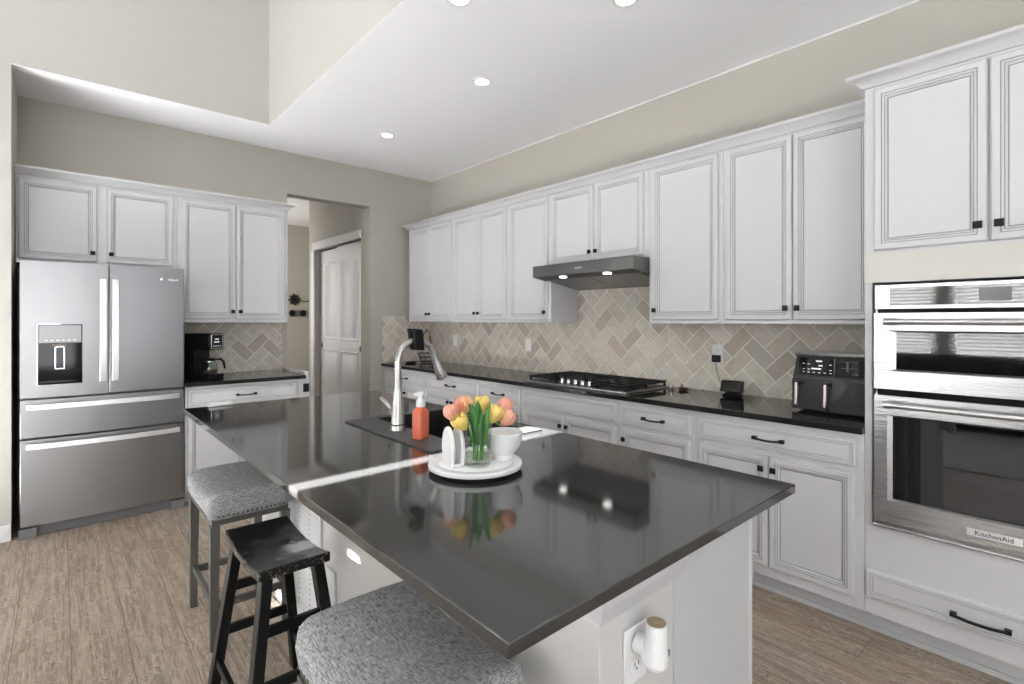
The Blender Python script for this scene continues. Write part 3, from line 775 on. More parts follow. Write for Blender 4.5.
# ================================================================ COOKTOP
t = thing('gas_cooktop', 'stainless gas cooktop with black iron grates and five silver knobs', 'cooktop', (2.665, 2.875, .914), -90)
w = .93; dpt = .52
B(0, w, 0, dpt, .0005, .012).build('base_plate', 'steelY', t, bevel=.004)
B(.02, w - .02, .03, dpt - .015, .0125, .015).build('burner_tray', 'black', t)
for cx, cy, r in [(.16, .16, .035), (.16, .38, .045), (.465, .33, .06), (.77, .16, .045), (.77, .38, .035)]:
    MB().lathe([(0, .032), (r * .8, .032), (r, .028), (r, .022), (r * 1.25, .020), (r * 1.3, .0155), (0, .0155)], (cx, cy, 0), 24).build('burner', 'blackmetal', t)
for gx0, gx1, gy0 in [(.02, .305, .035), (.315, .615, .115), (.625, .91, .035)]:
    m = MB(); z0, z1 = .036, .050; gy1 = dpt - .02; b = .009
    m.box(gx0, gx1, gy0, gy0 + b, z0, z1).box(gx0, gx1, gy1 - b, gy1, z0, z1).box(gx0, gx0 + b, gy0, gy1, z0, z1).box(gx1 - b, gx1, gy0, gy1, z0, z1)
    for k in range(1, 5):
        y = gy0 + (gy1 - gy0) * k / 5; m.box(gx0, gx1, y - b / 2, y + b / 2, z0 + .001, z1 + .001)
    for k in range(1, 3):
        x = gx0 + (gx1 - gx0) * k / 3; m.box(x - b / 2, x + b / 2, gy0, gy1, z0 + .001, z1 + .001)
    for x in (gx0, gx1 - .014):
        for y in (gy0, gy1 - .014, (gy0 + gy1) / 2): m.frustum((x, x + .014, y, y + .014), (x + .002, x + .012, y + .002, y + .012), .0150, z0)
    m.build('grate', 'blackmetal', t)
for k in range(5):
    kx = .335 + k * .065
    kb = MB().lathe([(0, .0), (.019, .0), (.019, .006), (.015, .009), (.0145, .028), (.012, .032), (0, .032)], (kx, .062, .0152), 20)
    kb.box(kx - .004, kx + .004, .046, .078, .045, .052); kb.build('knob', 'chrome', t)

# ================================================================ ISLAND
SX0, SX1, SY0, SY1 = .490, 1.582, .563, 3.19
t = thing('kitchen_island', 'white kitchen island base with a textured drywall column at its near end', 'kitchen island', (.82, .66, 0))
ix1, iy1 = .69, 2.50
B(0, .275, 0, iy1, 0, .886).build('knee_wall', 'knee', t, bevel=.002)
B(.276, ix1, .012, iy1 - .0, 0.0, .886 - .26).build('cabinet_body', 'cab', t)
MB().box(.276, ix1, .012, .80, .626, .886).box(.276, ix1, 1.80, iy1, .626, .886).box(.683, ix1, .80, 1.80, .626, .886).build('cabinet_top_rails', 'cab', t)
B(.276, ix1 + .004, .0, .011, 0, .886).build('end_panel', 'panel', t)
B(ix1 - .010, ix1 + .008, -.003, .02, 0, .886).build('corner_strip', 'cab', t, bevel=.002)
pr = [(0, .770), (.008, .770), (.011, .780), (.017, .785), (.030, .818), (.037, .824), (.037, .886), (0, .886)]
m = MB().sweep([(-.002, .06), (-.002, -.002), (.277, -.002)], pr).build('crown_trim', 'cab', t, ang=50)
m = MB().sweep([(-.001, iy1), (-.001, -.001), (.275, -.001)], [(0, 0), (.012, 0), (.012, .075), (.008, .09), (0, .09)]).build('baseboard', 'white', t)
# doors on the cooktop side
for k in range(4):
    y0 = .06 + k * .61; o = MB().panel(0, .57, .13, .86, 0, DP, DM)
    o.v = [(ix1 + .0005 - b, y0 + a, c) for a, b, c in o.v]; o.build('door', ['cab', 'glaze'], t, ang=20)
# island worktop with sink cut-out
hx0_, hx1_, hy0_, hy1_ = 1.000, 1.520, 1.640, 2.260
m = MB(); X_ = [SX0, hx0_, hx1_, SX1]; Y_ = [SY0, hy0_, hy1_, SY1]; zt, zb = .914, .888
vid = {}
vs = []; fs = []
for z in (zt, zb):
    for y in Y_:
        for x in X_: vid[(x, y, z)] = len(vs); vs.append((x, y, z))
for i in range(3):
    for j in range(3):
        if i == 1 and j == 1: continue
        a, b, c, d = [vid[(X_[p], Y_[q_], zt)] for p, q_ in ((i, j), (i + 1, j), (i + 1, j + 1), (i, j + 1))]; fs.append((a, b, c, d))
        a, b, c, d = [vid[(X_[p], Y_[q_], zb)] for p, q_ in ((i, j), (i + 1, j), (i + 1, j + 1), (i, j + 1))]; fs.append((d, c, b, a))
def wallq(p, q_): fs.append((vid[p + (zb,)], vid[q_ + (zb,)], vid[q_ + (zt,)], vid[p + (zt,)]))
for i in range(3):
    wallq((X_[i], Y_[0]), (X_[i + 1], Y_[0])); wallq((X_[i + 1], Y_[3]), (X_[i], Y_[3]))
    wallq((X_[0], Y_[i + 1]), (X_[0], Y_[i])); wallq((X_[3], Y_[i]), (X_[3], Y_[i + 1]))
wallq((X_[1], Y_[1]), (X_[1], Y_[2])); wallq((X_[2], Y_[2]), (X_[2], Y_[1])); wallq((X_[1], Y_[2]), (X_[2], Y_[2])); wallq((X_[2], Y_[1]), (X_[1], Y_[1]))
m.add(vs, fs)
tag(m.build('worktop', 'quartz', bevel=.0025), 'large polished dark grey quartz island worktop', 'worktop')
# sink
t = thing('kitchen_sink', 'charcoal composite drop-in sink with a flat faucet deck, in the island', 'sink', (1.26, 1.93, .914))
ox0, ox1, oy0, oy1 = -.275, .275, -.385, .350     # outer rim
bx0, bx1, by0, by1 = -.135, .235, -.275, .310     # bowl
m = MB()
for a in [(ox0, bx0, oy0, oy1), (bx1, ox1, oy0, oy1), (bx0, bx1, oy0, by0), (bx0, bx1, by1, oy1)]: m.box(a[0], a[1], a[2], a[3], .0004, .0065)
m.build('rim', 'sinkstone', t, bevel=.0)
m = MB(); d_ = -.21; th = .006
m.box(bx0 - th, bx1 + th, by0 - th, by1 + th, d_ - th, d_)
m.box(bx0 - th, bx0, by0 - th, by1 + th, d_, 0).box(bx1, bx1 + th, by0 - th, by1 + th, d_, 0).box(bx0, bx1, by0 - th, by0, d_, 0).box(bx0, bx1, by1, by1 + th, d_, 0)
m.build('bowl', 'sinkshade', t)
MB().lathe([(0, .002), (.03, .002), (.04, .004), (.045, .0005), (0, .0005)], ((bx0 + bx1) / 2, 0, d_), 24).build('drain', 'chrome', t)
# faucet
t = thing('faucet', 'tall brushed nickel pull-down faucet with a high curved spout', 'faucet', (1.070, 1.940, .921))
m = MB().lathe([(0, 0), (.031, 0), (.031, .006), (.0295, .010), (.027, .06), (.0225, .12), (.018, .165), (.0172, .170), (.0172, .174), (.015, .178), (0, .178)], n=28)
m.build('base', 'nickel', t)
pts = [(0, 0, .17), (0, 0, .22), (0, 0, .285)]; R_ = .090
for i in range(1, 15):
    a = math.pi * i / 15 * .97; pts.append((R_ - R_ * math.cos(a), 0, .285 + R_ * math.sin(a)))
m = MB().tube(pts, .0138, 18); m.build('spout', 'nickel', t)
e = Vector(pts[-1]); dr_ = (Vector(pts[-1]) - Vector(pts[-2])).normalized()
ps = [e - dr_ * .004, e + dr_ * .02, e + dr_ * .05, e + dr_ * .085, e + dr_ * .112, e + dr_ * .118]
MB().tube(ps, [.0150, .0152, .0185, .0235, .0270, .0255], 22).build('spray_head', 'nickel', t)
m = MB().tube([(0, .0, .062), (-.004, .030, .066), (-.006, .050, .070)], [.019, .019, .017], 18)
m.tube([(-.006, .045, .070), (-.008, .054, .073)], [.021, .012], 18)
m.tube([(-.004, .040, .078), (-.006, .070, .094), (-.008, .105, .112), (-.009, .132, .120), (-.009, .142, .121)], [.006, .0075, .009, .008, .003], 12)
m.build('lever', 'nickel', t)
m = MB().tube([(.030 * math.cos(a / 8 * math.pi), .030 * math.sin(a / 8 * math.pi), .0245) for a in range(17)], .0028, 8)
m.tube([(.022, -.022, .0245), (.035, -.05, .020), (.05, -.08, .004)], .0028, 8)
m.build('cord_loop', 'black', t)
# clip on the spout
t = thing('faucet_clip', 'black two-lobed rubber clip draped over the top of the faucet', 'clip', (1.164, 1.940, 1.192))
m = MB()
for s_ in (-1, 1):
    prf = []
    cy = s_ * .0205
    m.hexa([(-.024, cy - .011, .062), (.020, cy - .011, .062), (.022, cy + .011, .064), (-.022, cy + .011, .064)], [(-.036, cy - .014, .156), (.010, cy - .014, .150), (.012, cy + .013, .152), (-.034, cy + .013, .158)])
m.box(-.026, .020, -.022, .022, .085, .104)
m.build('clip_body', 'dark', t, bevel=.007, seg=3)

# soap bottle
t = thing('soap_bottle', 'clear bottle of orange hand soap with a white foam pump beside the faucet', 'soap bottle', (1.062, 1.745, .921), 20)
def rrect(w_, d_, r, n=5):
    out = []
    for cx, cy, a0 in [(w_ / 2 - r, d_ / 2 - r, 0), (-w_ / 2 + r, d_ / 2 - r, 90), (-w_ / 2 + r, -d_ / 2 + r, 180), (w_ / 2 - r, -d_ / 2 + r, 270)]:
        for i in range(n): a = math.radians(a0 + 90 * i / (n - 1)); out.append((cx + r * math.cos(a), cy + r * math.sin(a)))
    return out
def loft(m, secs, mi=0):      # secs = [(poly, z)]
    n = len(secs[0][0]); vs = [(p[0], p[1], z) for poly, z in secs for p in poly]; fs = []
    for i in range(len(secs) - 1):
        for k in range(n): fs.append((i * n + k, i * n + (k + 1) % n, (i + 1) * n + (k + 1) % n, (i + 1) * n + k))
    fs += [tuple(reversed(range(n))), tuple((len(secs) - 1) * n + k for k in range(n))]
    return m.add(vs, fs, mi)
m = loft(MB(), [(rrect(.056, .040, .010), 0), (rrect(.062, .046, .012), .004), (rrect(.062, .046, .012), .100), (rrect(.054, .040, .014), .112), (rrect(.036, .034, .014), .120), (rrect(.032, .032, .0155), .124)])
m.build('bottle', 'soap', t)
m = MB().lathe([(0, .124), (.018, .124), (.0185, .128), (.0185, .146), (.013, .150), (.0105, .153), (.0105, .166), (.0145, .168), (.0155, .178), (.013, .183), (0, .184)], n=24)
m.box(-.040, .002, -.007, .007, .170, .181)
m.build('pump', 'plastic', t, bevel=.0)

# ---- tray & things on it
TX, TY, TZ = .985, 1.290, .914
t = thing('round_tray', 'round white raised tray in the middle of the island', 'tray', (TX, TY, TZ))
MB().lathe([(0, .010), (.122, .010), (.126, .006), (.126, .0005), (.0, .0005)], n=48).build('foot', 'black', t)
MB().lathe([(0, .0105), (.143, .0105), (.148, .013), (.149, .022), (.146, .026), (.120, .026), (.117, .0235), (.114, .026), (0, .026)], n=64).build('plate', 'ceramic', t, ang=40)
tz = TZ + .0263
t = thing('napkin_holder', 'white ceramic napkin holder with two upright arched sides on the tray', 'napkin holder', (.908, 1.300, tz), -14)
for x in (-.017, .015):
    arch = []
    for i in range(25):
        a = math.pi * i / 24; arch.append((.046 * math.cos(a), .050 + .068 * math.sin(a)))
    poly = [(.036, 0)] + arch[:] + [(-.036, 0)]
    MB().prism(poly, 0, x - .006, x + .006).build('side', 'ceramic', t, bevel=.004, seg=3)
B(-.0105, .0085, -.036, .036, .001, .010).build('floor_plate', 'ceramic', t)
VX, VY = .960, 1.244
t = thing('glass_vase', 'clear glass tumbler vase of water holding the tulips', 'vase', (VX, VY, tz))
m = MB().lathe([(0, 0), (.034, 0), (.037, .004), (.043, .130), (.0405, .130), (.036, .012), (0, .011)], n=40); m.build('glass', 'glass', t)
m = MB().lathe([(0, .0115), (.0357, .0122), (.0385, .075), (0, .075)], n=40); m.build('water', 'water', t)
t = thing('footed_bowl', 'white footed ceramic bowl on the right of the tray', 'bowl', (1.066, 1.250, tz))
MB().lathe([(0, .004), (.024, .004), (.024, 0), (.029, 0), (.031, .010), (.030, .016), (.042, .026), (.054, .043), (.061, .066), (.063, .086), (.0615, .088), (.059, .086), (.056, .066), (.047, .045), (.036, .030), (0, .024)], n=48).build('bowl_body', 'ceramic', t)

def tulip(cx, cy, cz, r, mat, label, tilt, openness=.0, leaf=True, bx=0, by=0):
    t = thing('tulip', label, 'tulip', (VX + bx, VY + by, tz + .016), 0, 'tulips in the glass vase')
    L = Vector((cx - VX - bx, cy - VY - by, cz - tz - .016))
    out = Vector((L.x, L.y, 0)); out = out.normalized() if out.length > 1e-4 else Vector((0, 0, 0))
    ax = (Vector((0, 0, 1)) + out * tilt).normalized()
    head = L - ax * r * 1.1
    rim = out * .030 + Vector((-bx, -by, .122)); low = Vector((out.x * .012 - bx * .5, out.y * .012 - by * .5, .06))
    key = [Vector((0, 0, 0)), low, rim, head, head + ax * .02]
    def bz(k):
        x = k * 3; i = min(int(x), 2); f_ = x - i
        p0 = key[max(i - 1, 0)]; p1 = key[i]; p2 = key[i + 1]; p3 = key[i + 2]
        return .5 * (2 * p1 + (p2 - p0) * f_ + (2 * p0 - 5 * p1 + 4 * p2 - p3) * f_ ** 2 + (3 * p1 - p0 - 3 * p2 + p3) * f_ ** 3)
    pts = [bz(i / 15) for i in range(16)]
    MB().tube(pts, .0028, 8).build('stem', 'greenstem', t)
    rot = ax.to_track_quat('Z', 'Y').to_matrix().to_4x4(); rot.translation = head
    m = MB()
    for k in range(6):
        a0 = k * math.pi / 3 + (.0 if k % 2 else .12); inner = k % 2; rr = r * (.90 if inner else 1.0); H = r * 2.25
        vs = []; fs = []; U, V = 7, 8
        for v in range(V + 1):
            kv = v / V
            rad = rr * (math.sin(min(kv * 1.25, 1) * math.pi / 2) ** .75) * (1 - (.42 - openness) * max(kv - .5, 0) * 2 * (max(kv - .5, 0) * 2)) + .002
            half = (1.02 * math.pi / 3) * math.sqrt(max(1 - (max(kv - .35, 0) / .65) ** 2.6, 0.0)) + .03
            z = H * kv
            for u in range(U + 1):
                ku = u / U * 2 - 1; a = a0 + half * ku
                rd_ = rad * (1 + .05 * (1 - ku * ku)); vs.append((rd_ * math.cos(a), rd_ * math.sin(a), z - r * .10 * ku * ku * kv))
        for v in range(V):
            for u in range(U): i = v * (U + 1) + u; fs.append((i, i + 1, i + U + 2, i + U + 1))
        m.add(vs, fs)
    m.add([], [])
    o = m.xf(rot).build('bloom', mat, t); o.modifiers.new('s', 'SOLIDIFY').thickness = .0012
    if leaf:
        m = MB(); vs = []; fs = []; n = 10
        ll = .120 + .035 * random.random(); bend = .45 + .5 * random.random(); side = Vector((-out.y, out.x, 0)) if out.length else Vector((1, 0, 0))
        base_ = bz(.25)
        for i in range(n + 1):
            k = i / n; wd = .0175 * math.sin(math.pi * min(k * .93 + .07, 1)) ** .7
            if i == n: wd = .0006
            c = base_ + Vector((0, 0, 1)) * ll * k * .95 + out * (.035 * bend * k * k - .006 * k) + side * .012 * math.sin(k * 2 + cx * 90)
            vs += [c - side * wd + out * .003, c - out * .003, c + side * wd + out * .003]
        for i in range(n):
            for j in range(2): a = i * 3 + j; fs.append((a, a + 1, a + 4, a + 3))
        o = m.add(vs, fs).build('leaf', 'leaf', t); o.modifiers.new('s', 'SOLIDIFY').thickness = .001
q = NT('peach_yellow_petal'); sx_ = q.n('ShaderNodeSeparateXYZ'); q.l(q.n('ShaderNodeTexCoord').outputs['Generated'], sx_.inputs[0])
q.l(q.ramp(q.math('ADD', sx_.outputs[0], q.math('MULTIPLY', q.noise(q.obj(), 40), .3)), [(.35, c4(.86, .34, .2)), (.95, c4(.88, .62, .26))]), q.b.inputs['Base Color']); M['mixpetal'] = q.m
tulip(.953, 1.373, 1.082, .026, 'pinkpetal', 'pink tulip at the far left of the bunch', .9, bx=-.012, by=.008)
tulip(1.006, 1.380, 1.101, .028, 'mixpetal', 'peach and yellow tulip standing highest on the left of the bunch', .45, bx=-.004, by=.012)
tulip(.910, 1.262, 1.073, .025, 'yellowpetal', 'golden yellow tulip hanging lowest in front of the bunch', .75, .25, bx=-.010, by=-.002)
tulip(1.063, 1.356, 1.102, .027, 'yellowpetal', 'yellow tulip upright at the top middle of the bunch', .2, bx=.004, by=.010)
tulip(1.020, 1.240, 1.088, .027, 'yellowpetal', 'pale yellow open tulip right of the leaves', .6, .15, bx=.008, by=.0)
tulip(1.112, 1.296, 1.094, .026, 'pinkpetal', 'pink tulip at the top right of the bunch', .8, bx=.012, by=.006)
tulip(1.062, 1.228, 1.072, .026, 'peachpetal', 'peach pink tulip lowest at the right of the bunch', 1.2, bx=.012, by=-.006)

# small white gadget on the far corner
t = thing('charging_stand', 'small flat white stand on the far left corner of the island', 'stand', (.66, 3.165, .914), 8)
B(-.062, .062, -.016, .016, .0005, .010).build('base', 'plastic', t, bevel=.004)
B(-.055, .055, -.004, .012, .010, .020).build('cradle', 'plastic', t, bevel=.003)

# vents on the knee wall
for y0, y1, z0, z1, lb in [(2.12, 2.62, .40, .72, 'white louvred register high on the island side behind the black stool'), (1.975, 2.50, .10, .385, 'white louvred register low on the island side, behind the black stool legs')]:
    t = thing('wall_register', lb, 'wall register', (.819, (y0 + y1) / 2, z0), 0, 'louvred registers on the island side')
    hw = (y1 - y0) / 2; H_ = z1 - z0
    m = MB()
    m.box(-.010, 0, -hw, hw, 0, .02).box(-.010, 0, -hw, hw, H_ - .02, H_).box(-.010, 0, -hw, -hw + .025, .02, H_ - .02).box(-.010, 0, hw - .025, hw, .02, H_ - .02)
    m.build('frame', 'white', t, bevel=.002)
    m = MB(); n = int((H_ - .05) / .022)
    for k in range(n):
        z = .03 + k * .022; m.hexa([(-.009, -hw + .025, z), (-.001, -hw + .025, z + .010), (-.001, hw - .025, z + .010), (-.009, hw - .025, z)], [(-.009, -hw + .025, z + .003), (-.001, -hw + .025, z + .013), (-.001, hw - .025, z + .013), (-.009, hw - .025, z + .003)])
    m.box(-.0008, 0, -hw + .02, hw - .02, .018, H_ - .018)
    m.build('louvres', 'white', t)
    m = MB()
    for k in range(n):
        for yy in (-hw * .5, 0, hw * .5): m.box(-.0100, -.0088, yy - .004, yy + .004, .030 + k * .022, .035 + k * .022)
    m.build('slot_clips', 'grayplastic', t)

# outlet + plug-in freshener on the column
t = thing('wall_outlet', 'white outlet plate on the drywall column at the near end of the island', 'outlet', (.935, .6595, .662))
B(-.040, .040, -.006, 0, -.062, .062).build('plate', 'plastic', t, bevel=.003)
def recept(root, z, y=-.006):
    m = MB(); poly = rrect(.034, .028, .010)
    m.prism([(a, b + z) for a, b in poly], 1, y - .002, y + .001)
    o = m.build('receptacle', 'plastic', root)
    s_ = MB().box(-.008, -.006, y - .0025, y - .0018, z - .002, z + .007).box(.006, .008, y - .0025, y - .0018, z - .002, z + .007).box(-.002, .002, y - .0025, y - .0018, z - .010, z - .006)
    s_.build('slots', 'dark', o)
recept(t, .020); recept(t, -.022)
t = thing('air_freshener', 'white plug-in air freshener with a round body in the island outlet', 'air freshener', (.935, .650, .700))
m = MB().tube([(0, -.0026, -.008), (0, -.018, -.008), (0, -.030, -.004)], [.022, .022, .019], 24); m.build('plug_base', 'plastic', t)
m = MB().tube([(.002, -.046, .050), (.002, -.046, .046), (.002, -.045, .010), (.001, -.044, -.012), (-.001, -.043, -.030), (-.003, -.040, -.040)], [.0200, .0215, .0220, .0262, .0275, .0200], 28); m.build('housing', 'plastic', t)
MB().lathe([(0, .0), (.0195, .0), (.0195, .0025), (.006, .0025), (.006, .004), (0, .004)], (.002, -.046, .0502), 28).build('top_disc', 'brass', t)
m = MB()
for k in range(5):
    m.tube([(-.010 + k * .007, -.062 + abs(k - 2) * .003, -.036), (-.010 + k * .007, -.064 + abs(k - 2) * .003, -.020)], .0028, 8)
m.tube([(.022, -.058, -.024), (.026, -.060, -.020), (.026, -.060, -.010)], .003, 8)
m.build('vent_slots', 'grayplastic', t)

# ================================================================ STOOLS
def padded_stool(cx, cy, label):
    t = thing('padded_stool', label, 'stool', (cx, cy, 0), 0, 'grey padded counter stools')
    hw, hl, zb_ = .166, .238, .545
    U, V = 12, 16; m = MB(); secs = []
    def top(x, y): return .632 + .038 * (y / hl) ** 2 - .008 * (x / hw) ** 2
    def rr(inset, z_fn, r=.035):
        return [(a, b, z_fn(a, b)) for a, b in rrect2(2 * (hw - inset), 2 * (hl - inset), max(r - inset * .4, .012))]
    def rrect2(w_, d_, r, n=5, m_=8):
        base_ = rrect(w_, d_, r, n); out = []
        for i, p in enumerate(base_):
            out.append(p); q_ = base_[(i + 1) % len(base_)]
            dd = math.hypot(q_[0] - p[0], q_[1] - p[1])
            if dd > .05:
                for k in range(1, m_): out.append((p[0] + (q_[0] - p[0]) * k / m_, p[1] + (q_[1] - p[1]) * k / m_))
        return out
    rings = [rr(.006, lambda a, b: zb_), rr(.0, lambda a, b: zb_ + .012), rr(-.006, lambda a, b: (zb_ + top(a, b)) / 2 + .0), rr(-.001, lambda a, b: top(a, b) - .020), rr(.008, lambda a, b: top(a, b) - .007), rr(.024, lambda a, b: top(a, b) - .001),
             rr(.06, lambda a, b: top(a, b) + .004), rr(.11, lambda a, b: top(a, b) + .006)]
    n = len(rings[0]); vs = [v for r_ in rings for v in r_]; fs = []
    for i in range(len(rings) - 1):
        for k in range(n): fs.append((i * n + k, i * n + (k + 1) % n, (i + 1) * n + (k + 1) % n, (i + 1) * n + k))
    # centre strip
    last = (len(rings) - 1) * n; c0 = len(vs)
    ys_ = sorted({round(v[1], 4) for v in rings[-1]})
    vs.append((0, 0, top(0, 0) + .007))
    vs2 = []
    fs.append(tuple(range(n))[::-1])
    top_ring = [last + k for k in range(n)]
    m.add(vs, fs)
    # cap: fan per half keeps the saddle shape
    cap = MB(); NY = 12
    m.v.pop()
    cl = []
    for k in range(NY + 1):
        y = -(hl - .15) + 2 * (hl - .15) * k / NY; cl.append(len(m.v)); m.v.append((0, y, top(0, y) + .007))
    def near(y): return min(range(NY + 1), key=lambda k: abs(m.v[cl[k]][1] - y))
    for k in range(n):
        a, b = top_ring[k], top_ring[(k + 1) % n]; ia, ib = near(m.v[a][1]), near(m.v[b][1])
        m.f.append((a, b, cl[ib])); m.mi.append(0)
        if ia != ib:
            st = 1 if ib > ia else -1
            for q_ in range(ia, ib, st): m.f.append((a, cl[q_ + st], cl[q_])); m.mi.append(0)
    m.build('seat', 'fabric', t, ang=80)
    B(-hw + .012, hw - .012, -hl + .012, hl - .012, .520, .550).build('seat_frame', 'legwood', t, bevel=.002)
    # nailheads along the bottom edge
    m = MB()
    for s_ in (-1, 1):
        for k in range(15):
            x = -hw + .035 + (2 * hw - .07) * k / 14
            m.lathe([(0, .0035), (.003, .0028), (.0048, 0)], n=8)
            m.v[-17:] = [(x + a, s_ * (hl + .0005) + s_ * c, zb_ + .014 + b) for a, b, c in m.v[-17:]]
        for k in range(21):
            y = -hl + .035 + (2 * hl - .07) * k / 20
            m.lathe([(0, .0035), (.003, .0028), (.0048, 0)], n=8)
            m.v[-17:] = [(s_ * (hw + .0005) + s_ * c, y + a, zb_ + .014 + b) for a, b, c in m.v[-17:]]
    m.build('nailhead_trim', 'nail', t)
    lx, ly, s2 = hw - .024, hl - .024, .019
    for sx2 in (-1, 1):
        for sy2 in (-1, 1):
            tx, ty = sx2 * lx, sy2 * ly; bx_, by_ = sx2 * (lx + .003), sy2 * (ly + .006)
            MB().hexa([(bx_ - .014, by_ - .014, 0), (bx_ + .014, by_ - .014, 0), (bx_ + .014, by_ + .014, 0), (bx_ - .014, by_ + .014, 0)],
                      [(tx - s2, ty - s2, .522), (tx + s2, ty - s2, .522), (tx + s2, ty + s2, .522), (tx - s2, ty + s2, .522)]).build('leg', 'legwood', t, bevel=.002)
    for s_ in (-1, 1):
        B(s_ * lx - .009, s_ * lx + .009, -ly + .012, ly - .012, .175, .205).build('stretcher', 'legwood', t, bevel=.0015)
        B(-lx + .012, lx - .012, s_ * ly - .009, s_ * ly + .009, .165, .195).build('stretcher', 'legwood', t, bevel=.0015)
    return t
padded_stool(.628, 2.655, 'grey padded stool with nailhead trim farthest from the camera, near the refrigerator')
padded_stool(.592, 1.045, 'grey padded stool nearest the camera, tucked under the island corner')

def saddle_stool(cx, cy, label):
    t = thing('saddle_stool', label, 'stool', (cx, cy, 0))
    hw, hl = .110, .212; th = .032; m = MB(); U, V = 6, 16
    def zt_(x, y): return .598 + .024 * abs(y / hl) ** 2.2
    vs = []; fs = []
    for lay in (0, 1):
        for v in range(V + 1):
            for u in range(U + 1):
                x = -hw + 2 * hw * u / U; y = -hl + 2 * hl * v / V; vs.append((x, y, zt_(x, y) - lay * (th - .010 * (1 - abs(y / hl)))))
    n = (U + 1) * (V + 1); I = lambda u, v, l=0: l * n + v * (U + 1) + u
    for v in range(V):
        for u in range(U):
            fs.append((I(u, v), I(u + 1, v), I(u + 1, v + 1), I(u, v + 1))); fs.append((I(u, v + 1, 1), I(u + 1, v + 1, 1), I(u + 1, v, 1), I(u, v, 1)))
    for u in range(U): fs.append((I(u, 0, 1), I(u + 1, 0, 1), I(u + 1, 0), I(u, 0))); fs.append((I(u, V), I(u + 1, V), I(u + 1, V, 1), I(u, V, 1)))
    for v in range(V): fs.append((I(0, v), I(0, v + 1), I(0, v + 1, 1), I(0, v, 1))); fs.append((I(U, v, 1), I(U, v + 1, 1), I(U, v + 1), I(U, v)))
    m.add(vs, fs); m.build('seat', 'wornblack', t, bevel=.005, seg=3)
    L_ = {}
    for sx2 in (-1, 1):
        for sy2 in (-1, 1):
            tp = Vector((sx2 * .080, sy2 * .170, .580)); bt = Vector((sx2 * .150, sy2 * .235, 0)); L_[(sx2, sy2)] = (tp, bt); w2, d2 = .017, .022
            MB().hexa([bt + Vector((-w2, -d2, 0)), bt + Vector((w2, -d2, 0)), bt + Vector((w2, d2, 0)), bt + Vector((-w2, d2, 0))],
                      [tp + Vector((-w2, -d2, 0)), tp + Vector((w2, -d2, 0)), tp + Vector((w2, d2, 0)), tp + Vector((-w2, d2, 0))]).build('leg', 'lacquer', t, bevel=.003)
    def at(k, z): tp, bt = L_[k]; f_ = z / .580; return bt + (tp - bt) * f_
    for s_ in (-1, 1):
        for z in (.26, .42): MB().bar(at((-1, s_), z), at((1, s_), z), .018, .032).build('rung', 'lacquer', t, bevel=.002)
        MB().bar(at((s_, -1), .155), at((s_, 1), .155), .018, .032).build('rung', 'lacquer', t, bevel=.002)
saddle_stool(.560, 1.875, 'worn black wooden saddle stool between the two grey stools')

# ================================================================ SMALL THINGS
def plate(y, z, label, kind):
    t = thing('wall_plate', label, 'wall plate', (3.2375, y, z), -90, 'white plates on the tiled wall')
    B(-.036, .036, -.005, 0, -.058, .058).build('plate', 'plastic', t, bevel=.002)
    if kind == 's': B(-.016, .016, -.009, -.004, -.033, .033).build('rocker', 'plastic', t, bevel=.002)
    else: recept(t, .020, -.005); recept(t, -.022, -.005)
plate(4.60, 1.165, 'white switch plate on the tile nearest the far corner', 's')
plate(3.44, 1.155, 'white switch plate on the tile left of the cooktop', 's')
plate(1.625, 1.165, 'white outlet with a black plug above the smart display', 'o')
t = thing('power_plug', 'black power plug and thin cord running down to the smart display', 'plug', (3.2300, 1.625, 1.140), -90)
B(-.026, .026, -.030, -.0005, -.030, .016).build('plug_body', 'black', t, bevel=.004)
m = MB().tube([(0, -.018, -.028), (.004, -.02, -.08), (.020, -.015, -.14), (.05, -.006, -.205), (.09, -.010, -.2225), (.125, -.02, -.2225)], .0022, 8); m.build('cord', 'black', t)
t = thing('smart_display', 'small black smart display with a slanted screen on the counter', 'smart display', (3.135, 1.480, .9145), -92)
m = MB().hexa([(-.072, -.028, .022), (.072, -.028, .022), (.050, .050, .018), (-.050, .050, .018)], [(-.072, .002, .095), (.072, .002, .095), (.060, .030, .088), (-.060, .030, .088)])
m.build('housing', 'black', t, bevel=.005)
m = MB().hexa([(-.064, -.0285, .030), (.064, -.0285, .030), (.064, -.026, .029), (-.064, -.026, .029)], [(-.064, -.0035, .088), (.064, -.0035, .088), (.064, -.001, .087), (-.064, -.001, .087)])
m.build('screen', 'glossblack', t)
m = MB().frustum((-.050, .050, -.045, .045), (-.034, .034, -.015, .035), .0, .024); m.build('foot', 'black', t, bevel=.003)
# air fryer
t = thing('air_fryer', 'dark grey two-basket air fryer beside the oven cabinet', 'air fryer', (3.022, .857, .9145), -94)
def frx(w_, d_, bulge, z, yo=0.0):
    out = []; n = 12
    for i in range(n + 1):
        k = i / n * 2 - 1; out.append((w_ / 2 * k, -d_ / 2 - bulge * (1 - k * k) + yo))
    out += [(w_ / 2, d_ / 2 - .03), (w_ / 2 - .03, d_ / 2), (-w_ / 2 + .03, d_ / 2), (-w_ / 2, d_ / 2 - .03)]
    return (out, z)
m = loft(MB(), [frx(.300, .24, .022, .004), frx(.350, .27, .026, .030), frx(.362, .28, .028, .150), frx(.350, .27, .028, .175)]); m.build('body', 'fryer', t, ang=30)
m = loft(MB(), [frx(.352, .270, .026, .176), frx(.336, .245, .022, .286, .010)]); m.build('upper_body', 'fryer', t, ang=30)
m = loft(MB(), [frx(.344, .255, .026, .287, .008), frx(.350, .260, .028, .293, .008), frx(.340, .250, .024, .303, .010)]); m.build('lid', 'steelY', t, ang=30)
